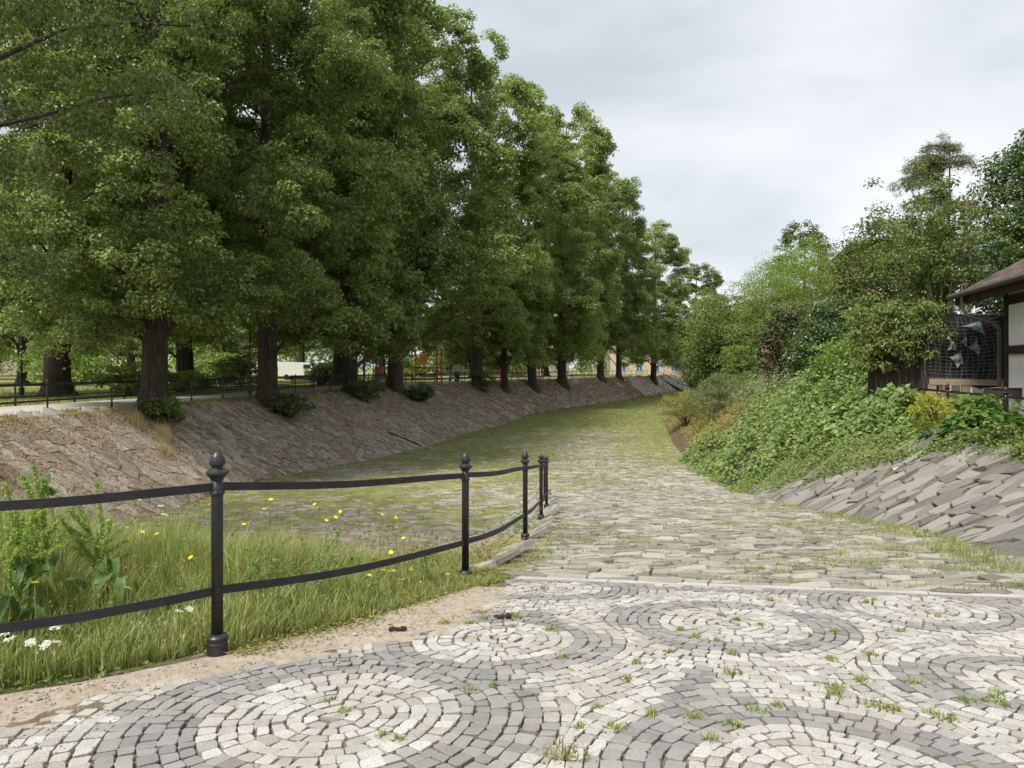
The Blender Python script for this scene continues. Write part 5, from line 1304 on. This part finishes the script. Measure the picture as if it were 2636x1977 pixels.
# ------------------------------------------------------------------ tarp screen with net and rags
A = at(2383, 20.9, 946)[:2]; B = at(2588, 20.25, 946)[:2]
dirv = (B - A); wid = np.linalg.norm(dirv); dirv = dirv / wid; nrm = np.array([dirv[1], -dirv[0]])     # towards the channel/camera
uu, vv = np.meshgrid(np.linspace(0, 1, 34), np.linspace(0, 1, 26))
rip = .035 * np.sin(uu * 23 + vv * 6) * vv + .03 * np.sin(vv * 17 + uu * 9) * (uu > .55) + .02 * fbm(uu * 6, vv * 6)
TX = A[0] + dirv[0] * uu * wid + nrm[0] * rip; TY = A[1] + dirv[1] * uu * wid + nrm[1] * rip; TZ = 3.0 + .07 * np.sin(uu * 6) - vv * 1.98
n1, n2 = uu.shape; i = np.arange(n1 - 1)[:, None] * n2; j = np.arange(n2 - 1)[None]
Fq = np.stack([i + j, i + n2 + j, i + n2 + j + 1, i + j + 1], -1).reshape(-1, 4)
tarp = thing('tarp_screen', 'black tarpaulin screen stretched beside the house', 'tarp', (0, 0, 0))
link('tarp_sheet', mesh('tarp_sheet', np.column_stack([TX.ravel(), TY.ravel(), TZ.ravel()]), Fq, M['tarp'], smooth=True), tarp)
def S(u, v, off=.07): # point on the screen plane
    return np.array([A[0] + dirv[0] * u * wid + nrm[0] * off, A[1] + dirv[1] * u * wid + nrm[1] * off, 3.0 - v * 1.98])
for u in (0, 1): MB().tube([S(u, -.02, -.06), S(u, 1.6, -.06)], .035, 6).build('post', M['dark_wood'], tarp)
MB().tube([S(-.01, -.005, -.03), S(1.01, -.005, -.03)], .02, 6).build('top_bar', M['gutter'], tarp)
parts = []; r = np.random.default_rng(48)
for k in range(19):
    u = k / 18; t = np.linspace(0, 1, 10); parts.append(tube_arrays([S(u * .8 + .1 * math.sin(q * 3) * u + .02 * math.sin(q * 7 + k * 1.7) + r.normal(0, .006), .02 + q * .97, .085) for q in t], .0045, 4))
    parts.append(tube_arrays([S(q * .9 + .02, .02 + u * .97 + .09 * math.sin(q * 3.1) * (1 - u) + r.normal(0, .006), .088) for q in t], .0045, 4))
net = link('fishing_net', mesh('fishing_net', *merge(parts), M['net'])); tag(net, 'grey net hung over the black tarpaulin screen', 'net')
def rag(label, zpts, mat, off):
    q = []
    for zx, zy in zpts:
        px, pyy = 1936 + .3165 * zx, 600 + .3165 * zy; u = (px - 2383) / 205.0; d = 20.9 - .65 * u; z = CZ - (pyy - HZ) * d / F; q.append((u, (3.0 - z) / 1.98))
    q = np.array(q); a, b = np.meshgrid(np.linspace(0, 1, 9), np.linspace(0, 1, 9))
    uv = (q[0] * ((1 - a) * (1 - b))[..., None] + q[1] * (a * (1 - b))[..., None] + q[2] * (a * b)[..., None] + q[3] * ((1 - a) * b)[..., None]).reshape(-1, 2)
    of = off + (.035 * np.sin(a * 11 + b * 4) + .03 * np.sin(b * 8 - a * 3)).ravel(); uv = uv + (uv.mean(0) - uv) * (.22 * np.maximum(np.sin(a * math.pi), np.sin(b * math.pi)) * (np.maximum(abs(a - .5), abs(b - .5)) * 2) ** 3).ravel()[:, None]
    V = np.array([S(u, v, o_) for (u, v), o_ in zip(uv, of)]); V = np.vstack([V, V - [0.004 * nrm[0], .004 * nrm[1], 0]])
    f = [[k * 9 + l, k * 9 + l + 1, k * 9 + l + 10, k * 9 + l + 9] for k in range(8) for l in range(8)]; f += [[x_ + 81 for x_ in g[::-1]] for g in f]
    return tag(link('rag', mesh('rag', V, f, mat, smooth=True)), label, 'rag', 'rags caught in the net')
rag('pale teal rag hanging at the top of the net', [(1700, 760), (1860, 700), (1890, 830), (1800, 790)], M['rag_teal'], .14)
rag('beige pointed rag at the middle of the net', [(1600, 840), (1660, 900), (1650, 950), (1580, 960)], M['rag_beige'], .14)
rag('narrow pale teal rag between two beige ones', [(1735, 795), (1748, 880), (1735, 930), (1690, 890)], M['rag_teal'], .16)
rag('dark grey sheer rag right of the middle of the net', [(1820, 850), (1860, 940), (1840, 1000), (1750, 930)], M['rag_grey'], .13)
rag('largest grey rag low in the net', [(1600, 1010), (1700, 950), (1715, 1060), (1665, 1100)], M['rag_grey'], .14)
rag('small torn beige rag at the corner of the tarpaulin', [(1415, 740), (1445, 690), (1480, 740), (1445, 790)], M['rag_beige'], .14)

pal = thing('wooden_pallet', 'weathered wooden pallet standing below the black tarpaulin', 'pallet', (0, 0, 0))
def PS_(u, z, off): return np.array([A[0] + dirv[0] * u * wid + nrm[0] * off, A[1] + dirv[1] * u * wid + nrm[1] * off, z])
for z, hh in ((1.13, .17), (.62, .16), (.25, .15)): MB().bar(PS_(.03, z, .16), PS_(1.0, z - .02, .16), .03, hh).build('board', M['wood'], pal)
for u in (.07, .5, .93):
    for z in (.88, .44): MB().box(PS_(u, z, .10), (.2, .12, .34), rotz=math.atan2(dirv[1], dirv[0])).build('block', M['wood'], pal)
pla = thing('planter_box', 'dark trough planter on wooden legs in front of the pallet', 'planter', (12.05, 17.6, .0), -.15)
for c, s in (((0, -.18, .92), (1.1, .03, .24)), ((0, .18, .92), (1.1, .03, .24)), ((-.54, 0, .92), (.03, .33, .24)), ((.54, 0, .92), (.03, .33, .24)), ((0, 0, .82), (1.04, .32, .03)), ((.1, -.2, .25), (.85, .03, .22))): MB().box(c, s).build('panel', M['dark_wood'], pla)
MB().box((0, -.2, 1.045), (1.12, .05, .015)).build('edge_strip', M['rag_grey'], pla)
for a in (-.42, .42):
    for b in (-.15, .15): MB().box((a, b, .32), (.08, .07, .98)).build('leg', M['dark_wood'], pla)
r = np.random.default_rng(49)
bd = thing('boulder', 'pale grey boulder behind the yellow bush', 'boulder', (11.25, 18.1, .15))
ico = unit(r.normal(size=(1, 3)))
th, ph = np.meshgrid(np.linspace(0, 2 * math.pi, 14, endpoint=False), np.linspace(.05, math.pi - .05, 9)); u = np.column_stack([(np.sin(ph) * np.cos(th)).ravel(), (np.sin(ph) * np.sin(th)).ravel(), np.cos(ph).ravel()])
SPH = u
Vb = u * (lobes(r, 12)(u) * .42)[:, None] * [1, .8, .95]
Fb = [[k * 14 + l, k * 14 + (l + 1) % 14, k * 14 + 14 + (l + 1) % 14, k * 14 + 14 + l][::-1] for k in range(8) for l in range(14)] + [list(range(14)), list(range(125, 111, -1))]
link('rock', mesh('rock', Vb, Fb, M['boulder']), bd)

gr = thing('garden_railing', 'black iron railing with finials half hidden in plants on the right bank top', 'railing')
GP = [(9.75, 12.2), (10.4, 15.4), (11.2, 18.8), (12.15, 22.3), (13.1, 26), (14.05, 29.5), (15, 33), (16, 36.5)]
for x, y in GP: put_post(gr, x, y, -.12)
for (xa, ya), (xb, yb) in zip(GP[:-1], GP[1:]):
    for hh in (.93, .3): MB().bar((xa, ya, hh - .02), (xb, yb, hh - .02), .014, .055).build('rail', M['iron_rail'], gr)
bf = thing('board_fence', 'dark board fence under the creeper, left of the tarpaulin', 'fence')
FA, FB = np.array([11.0, 22.6]), np.array([12.15, 21.0])
for k in range(13):
    p = FA + (FB - FA) * (k + .5) / 13; MB().box((p[0], p[1], 1.3 + .03 * (k % 3)), (.145, .025, 2.8), rotz=math.atan2(*(FB - FA)[::-1])).build('board', M['dark_wood'], bf)
r = np.random.default_rng(50)
cr_o = thing('creeper', 'virginia creeper hanging over the dark board fence', 'creeper', (11.5, 21.7, 0))
k = 170; u = r.random(k); C = np.column_stack([(u - .5) * 1.5 - .25 + r.normal(0, .12, k), -(u - .5) * 2.0 - .2 + r.normal(0, .12, k), 3.25 - r.random(k) ** 1.3 * 2.3])
keepc = C[:, 2] > 1.1 + 1.1 * fbm(u * 7, u * 0 + 3)
C = C[keepc]; link('foliage', mesh('foliage', *clump_leaves(C, np.full((len(C), 3), .24), 58, .105, .055, r, droop=1.2, up=.2), M['creeper']), cr_o)
parts = []
for k in range(16):
    u = r.random(); p0 = np.array([(u - .5) * 1.3, -(u - .5) * 1.8 - .1, 0]); parts.append(tube_arrays(p0 + np.column_stack([r.normal(0, .04, 7), r.normal(0, .04, 7), np.linspace(-.1, 3.1, 7)]), .012, 4))
link('vine_stems', mesh('vine_stems', *merge(parts), M['twig']), cr_o)

# pink house behind the garden, and a pink garden wall
building('pink_house', 'pink rendered house with a white corner glimpsed behind the berry tree', 25.6, 46.5, 4.4, 8, 9.6, -.12, 'pink', [(-1, 2.2, 1.1, 1.5), (1.2, 2.2, 1.1, 1.5), (-1, 6.2, 1.1, 1.5)], roof_h=.6)
ph = thing('white_chimney', 'tall white pilaster chimney with a terracotta cap at the pink house corner', 'chimney', (27.15, 43.7, 0))
MB().box((0, 0, 5.6), (.46, .45, 11.4)).build('shaft', M['cream'], ph)
MB().box((0, 0, 11.38), (.6, .6, .18)).build('terracotta_cap', M['roof_red'], ph)
gw = thing('garden_wall', 'low pink rendered wall showing between the purple bush and the climbers', 'wall', (17.5, 46.2, 0), .1)
MB().box((0, 0, 1.55), (3.4, .3, 3.3)).build('wall_body', M['pink'], gw)
MB().box((0, 0, 3.26), (3.6, .5, .14)).build('coping', M['roof_red'], gw)

# ------------------------------------------------------------------ meadow flowers and weeds
def ray_spot(px, py, target, d0=3.6, d1=9.2):
    for d in np.arange(d0, d1, .06):
        p = at(px, d, py); s, _ = edge_dist(p[0], p[1])
        if s[0] < -.1 and p[2] - hz(p[0], p[1]) <= target: return p
    d = min(d1, 7.2); return at(px, d, py)
r = np.random.default_rng(51)
def flower_head(n, rad, up, mat, layers=2):
    P, D, N = [], [], []
    for l in range(layers):
        for k in range(n):
            a = 2 * math.pi * (k + .5 * l) / n; D.append((math.cos(a), math.sin(a), up + .35 * l)); P.append((0, 0, .002 * l)); N.append((-math.cos(a) * up, -math.sin(a) * up, 1))
    return mesh('flower_head', *leaf_arrays(np.array(P), np.array(D), np.array(N), rad, rad * .55, fold=.05), mat)
yh = flower_head(11, .021, .25, M['yellow_petal'], 3)
yar = []
for k in range(46):
    a = r.uniform(0, 6.28); q = r.random() ** .5 * .026; yar.append((q * math.cos(a), q * math.sin(a), .006 * r.random()))
yar = np.array(yar); wh = mesh('flower_head', *leaf_arrays(np.repeat(yar, 2, 0), r.normal(size=(92, 3)) * [1, 1, .3], r.normal(size=(92, 3)) * .3 + [0, 0, 1], .011, .009), M['white_petal'])
YEL = [(285, 415), (295, 540), (405, 635), (510, 635), (545, 590), (580, 568), (665, 760), (685, 695), (838, 540), (935, 690), (990, 580), (1030, 705), (1095, 605), (1128, 633), (1163, 605), (1255, 858), (1250, 638), (838, 1062), (715, 610), (918, 473), (1380, 508), (1603, 640), (1735, 540), (1770, 535)]
YEL = [(.3917 * a, 1100 + .3917 * b) for a, b in YEL] + [(800 + .4069 * a, 1450 + .4069 * b) for a, b in [(460, 48), (500, 55), (520, 50), (635, 38), (370, 78), (740, 58), (865, 120), (370, 145), (605, 100), (690, 202), (785, 213), (433, 318), (585, 105)]]
YEL += [(1000 + .3165 * a, 1100 + .3165 * b) for a, b in [(70, 822), (5, 880), (122, 905), (300, 957), (258, 1008), (20, 1020), (215, 1022), (185, 1150)]] + [(a * 1.1917, b * 1.1917) for a, b in [(680, 1090), (725, 1118), (820, 1100), (825, 1112), (855, 1118), (616, 1092), (735, 1105), (800, 1090), (690, 1098), (705, 1125), (75, 1260), (585, 1080)]]
WHT = [(.3917 * a, 1100 + .3917 * b) for a, b in [(200, 1150), (20, 1145), (60, 1395), (200, 1415), (370, 1412), (300, 1430), (365, 1300), (400, 750), (890, 706), (830, 735), (1105, 712), (825, 655), (1050, 690), (1080, 575), (1055, 518), (940, 645), (520, 730), (560, 692), (195, 1180), (1245, 1195), (1175, 1210), (120, 1215), (20, 1350), (660, 345 + 400), (760, 640), (1210, 880)]]
def flower(px, py, head, name, lab, grp, target, sm):
    p = ray_spot(px, py, target); x, y = p[0], p[1]; g = hz(x, y); h = max(.06, p[2] - g)
    o = thing(name, lab, 'flower', (x, y, g), 0, grp)
    ln = r.normal(0, .05, 2) * h * 2; t = np.linspace(0, 1, 5)[:, None]
    pts = np.array([[ln[0], ln[1], 0]]) * (1 - t) ** 2 + np.array([[0, 0, h]]) * t
    link('stem', mesh('stem', *tube_arrays(pts, .0035, 5), sm), o)
    hd = link('flower_head', head, o, (0, 0, h)); hd.rotation_euler = (r.normal(.25, .3), r.normal(0, .3), r.uniform(0, 6)); hd.scale = (r.uniform(.8, 1.2),) * 3
for q in YEL: flower(q[0], q[1], yh, 'yellow_flower', 'small yellow hawkweed flower on a thin stem in the meadow', 'yellow flowers in the meadow', .5, M['grass'])
for q in WHT: flower(q[0], q[1], wh, 'white_flower', 'flat white yarrow flower head in the meadow', 'white flowers in the meadow', .24, M['grass'])

# tall weeds with green seed spikes at the edge of the picture
def seed_weed(label, x, y, tips, leaves, seed):
    r = np.random.default_rng(seed); g = hz(x, y); o = thing('seeding_weed', label, 'weed', (x, y, g))
    for tx, ty, tz, br in tips:
        e = np.array([tx - x, ty - y, tz - g]); b0 = np.array([r.normal(0, .05), r.normal(0, .05), 0])
        t = np.linspace(0, 1, 10)[:, None]; p = b0 + (e - b0) * np.concatenate([t ** 1.4, t ** 1.4, t], 1); link('stem', mesh('stem', *tube_arrays(p, np.linspace(.008, .003, 10), 6), M['seed_head']), o)
        C = []
        for q in np.linspace(.5, 1.0, 34): C.append([np.interp(q, t[:, 0], p[:, c]) for c in range(3)])
        for k in range(br):
            q = r.uniform(.45, .8); s_ = np.array([np.interp(q, t[:, 0], p[:, c]) for c in range(3)]); d = unit(np.array([r.normal(), r.normal() * .6, 1.1])); 
            for w_ in np.linspace(.1, 1, 14): C.append(s_ + d * w_ * .22)
        C = np.array(C); link('seed_spike', mesh('seed_spike', *clump_leaves(C, np.full((len(C), 3), .014), 14, .016, .013, r), M['seed_head']), o)
    for k in range(leaves):
        a = r.uniform(0, 6.28); Lf = r.uniform(.16, .3); z0 = r.uniform(.03, .4); d = np.array([math.cos(a), math.sin(a), 0]); sd_ = np.array([-d[1], d[0], 0])
        t = np.linspace(0, 1, 8); prof = np.sin(t * math.pi * .94 + .08) ** .8 * Lf * .2
        mid = d * (t * Lf)[:, None] + np.column_stack([0 * t, 0 * t, z0 + .18 * np.sin(t * 2.6) - .16 * t * t]); wv = .02 * np.sin(t * 15 + k)[:, None] * np.array([0, 0, 1])
        V = np.vstack([mid - sd_ * prof[:, None] + wv + [0, 0, .015], mid, mid + sd_ * prof[:, None] - wv + [0, 0, .015]]); Fq = np.array([[j * 8 + i_, j * 8 + i_ + 1, j * 8 + 8 + i_ + 1, j * 8 + 8 + i_] for j in range(2) for i_ in range(7)])
        link('leaf', mesh('leaf', V, Fq, M['dock_leaf'], smooth=True), o)
def tp_(px, py, d, br=3): p = at(px, d, py); return (p[0], p[1], p[2], br)
seed_weed('tallest weed with pale green seed spikes at the left picture edge', -3.05, 4.85, [tp_(88, 1200, 4.9, 5), tp_(60, 1225, 4.8, 4), tp_(10, 1245, 4.8, 3)], 9, 71)
seed_weed('leaning weed with one long green seed spike above the upper rail', -2.75, 5.1, [tp_(248, 1243, 5.2, 3), tp_(190, 1275, 5.2, 3), tp_(150, 1330, 5.1, 3)], 8, 72)
seed_weed('leafy weed with drooping seed spikes low behind the lower rail', -3.0, 4.45, [tp_(20, 1360, 4.5, 4), tp_(95, 1370, 4.6, 3), tp_(60, 1330, 4.6, 4)], 12, 73)
r = np.random.default_rng(52)
ms = thing('maple_seedling', 'light green maple seedling between the seed spikes', 'seedling', (-3.05, 5.0, hz(-3.05, 5.0)))
tip = at(112, 5.0, 1232) - np.array([-3.05, 5.0, hz(-3.05, 5.0)])
link('stem', mesh('stem', *tube_arrays([[0, 0, 0], tip * .5 + [.05, 0, .05], tip], .004, 5), M['seed_head']), ms)
for k in range(6):
    c = tip + [r.uniform(-.08, .08), r.uniform(-.08, .08), r.uniform(-.14, .03)]; a0 = r.uniform(0, 6); V = [[0, 0, 0]]
    for l in range(15):
        a = a0 + l / 14 * 5.6; rad = .075 * (1 if l % 3 == 1 else .55 if l % 3 == 0 else .62); V.append([rad * math.cos(a), rad * math.sin(a) * .8, -.02 + .015 * math.sin(a) - .25 * rad])
    link('leaf', mesh('leaf', np.array(V) + c, [[0, l + 1, l + 2] for l in range(14)], M['maple']), ms)

# dry tall grass by the first bank linden
for x, y, h, lab in ((-13.0, 27.3, .9, 'tallest tuft of straw-coloured grass below the nearest bank linden'), (-13.9, 27.0, .75, 'tuft of straw-coloured grass closest to the path, below the nearest bank linden'), (-12.6, 26.4, .6, 'shortest tuft of straw-coloured grass, lowest on the left bank')):
    n = 130; xx = x + r.normal(0, .16, n); yy2 = y + r.normal(0, .16, n)
    V, Fl = blades(xx, yy2, HGT(xx, yy2), h * r.uniform(.5, 1.1, n), .012, r, lean=.8)
    o = link('dry_grass_tuft', tri_mesh('dry_grass_tuft', V - [x, y, 0], Fl, M['dry_grass']), None, (x, y, 0)); tag(o, lab, 'grass tuft', 'dry grass tufts on the left bank')

# weed tufts between the setts
TUF = [(800 + .4069 * a, 1450 + .4069 * b, s) for a, b, s in [(1600, 1250, 2.6), (1510, 440, 1.5), (1930, 1080, 1.3), (120, 890, .8), (1010, 830, 1.0), (1590, 615, 1.1), (2160, 980, 1.0), (560, 1145, .7), (1110, 365, 1.3), (1280, 350, 1.4), (230, 960, .7), (1690, 1060, .9), (2000, 760, .8), (1810, 940, .8), (1160, 800, .7), (450, 1110, .6), (1270, 420, .9), (2060, 650, .9), (1000, 400, 1.2), (850, 395, 1.1)]]
TUF += [(1700 + .4231 * a, 1450 + .4231 * b, s) for a, b, s in [(440, 690, 1.4), (1070, 780, 1.6), (1060, 825, 1.5), (1300, 890, 1.2), (1400, 910, 1.2), (440, 1010, 1.2), (580, 915, 1.2), (300, 1100, 1.1), (1250, 255, 1.4), (370, 335, 1.0), (1060, 435, 1.1), (1040, 605, 1.0), (1290, 580, 1.3), (1530, 750, 1.1), (200, 960, 1.2), (1220, 735, 1.3), (660, 240, 1.0), (1750, 980, 1.3), (2050, 830, 1.5), (430, 570, 1.0), (50, 560, 1.1), (1850, 860, 1.2), (2080, 890, 1.3), (120, 420, .9), (460, 360, .9), (610, 395, .9), (220, 465, .8), (350, 495, .9), (1700, 345, 1.0), (1310, 240, .9), (2000, 870, 1.0), (1650, 940, .9), (720, 895, 1.0), (1460, 430, .9), (900, 450, .6)]]
for k, (px, py, s) in enumerate(TUF):
    d = 2635 / (py - 1096.6); x = (px - CX) * d / F; n = int(16 + 16 * s); z = float(SURF(np.array([d]))[0]) + .012
    xx = r.normal(0, .016 * s, n); yy2 = r.normal(0, .016 * s, n)
    V1, Fl = blades(xx, yy2, np.zeros(n), r.uniform(.012, .042, n) * (.6 + .5 * s), .006, r, lean=1.8)
    o = thing('weed_tuft', 'largest leafy weed in the setts at the lower edge of the picture' if s > 2 else 'small weed tuft growing between the setts', 'weed', (x, d, z), 0, 'weed tufts in the plaza')
    link('blades', tri_mesh('blades', V1, Fl, M['grass' if k % 4 else 'dryweed']), o)
    m_ = int(10 * s); P = r.normal(0, .018 * s, (m_, 3)) * [1, 1, 0] + [0, 0, .012]
    link('leaves', mesh('leaves', *leaf_arrays(P, P * [1, 1, 0] + r.normal(size=(m_, 3)) * [.01, .01, .006], r.normal(size=(m_, 3)) * .4 + [0, 0, 1], r.uniform(.02, .035, m_) * (.5 + .3 * s), r.uniform(.008, .014, m_)), M['freshgreen']), o)

# ------------------------------------------------------------------ loose small things
def stick(name, label, pts, rad, mat=M['burnt'], n=7):
    r = np.random.default_rng(len(label)); pts = np.array(pts, float); t = np.linspace(0, 1, 9)
    P = np.column_stack([np.interp(t, np.linspace(0, 1, len(pts)), pts[:, c]) for c in range(3)]) + r.normal(0, rad * .25, (9, 3))
    m = MB(); m.tube(P, rad * r.uniform(.75, 1.15, 9) * np.interp(t, [0, .08, .9, 1], [.5, 1, 1, .5]), n); return tag(m.build(name, mat), label, 'stick')
def pp(px, py, dz=.03): d = 2635 / (py - 1096.6); return np.array([(px - CX) * d / F, d, float(SURF(np.array([d]))[0]) + dz])
stick('bark_piece', 'short dark piece of bark lying where sand meets setts', [pp(1000, 1632), pp(1048, 1630)], .014)
stick('bark_piece', 'dark charred stick in the grass tufts at the edge of the setts', [pp(1272, 1597), pp(1318, 1598)], .016)
stick('twig', 'thin brown twig lying at the top of the ramp', [(1.30, 6.95, float(SURF(np.array([6.95]))[0]) + .04), (1.42, 7.35, float(SURF(np.array([7.35]))[0]) + .05)], .008, M['twig'])
b0, b1 = np.array([-6.5, 43.6]), np.array([-5.3, 44.3])
stick('fallen_branch', 'dark fallen branch lying down the left bank', [(-7.4, 43.5, hz(-7.4, 43.5) + .08), (-6.6, 43.9, hz(-6.6, 43.9) + .07), (-5.4, 44.2, hz(-5.4, 44.2) + .07)], .045)
r = np.random.default_rng(53)
Vb2 = SPH * (lobes(r, 9)(SPH) * .09)[:, None] * [1, .8, .75]
rk = link('loose_stone', mesh('loose_stone', Vb2, Fb, M['left_stone'], tone=[.1] * len(Fb)), None, (2.42, 17.2, hz(2.42, 17.2) + .05)); tag(rk, 'single dark stone lying on the middle of the ramp', 'stone')
lt = np.array([[0, 0, .02], [.16, -.05, .05], [.34, .02, .13], [.36, .14, .16], [.18, .12, .08], [.02, .08, .03]]); lt = lt * .62; lt = np.vstack([lt, lt - [0, 0, .006]])
lo = link('paper_scrap', mesh('paper_scrap', lt, [[0, 1, 4, 5], [1, 2, 3, 4], [11, 10, 7, 6], [10, 9, 8, 7]], M['paper']), None, (8.2, 15.7, hz(8.2, 15.7) + .06)); tag(lo, 'white scrap of paper lying on the right bank stones', 'litter')
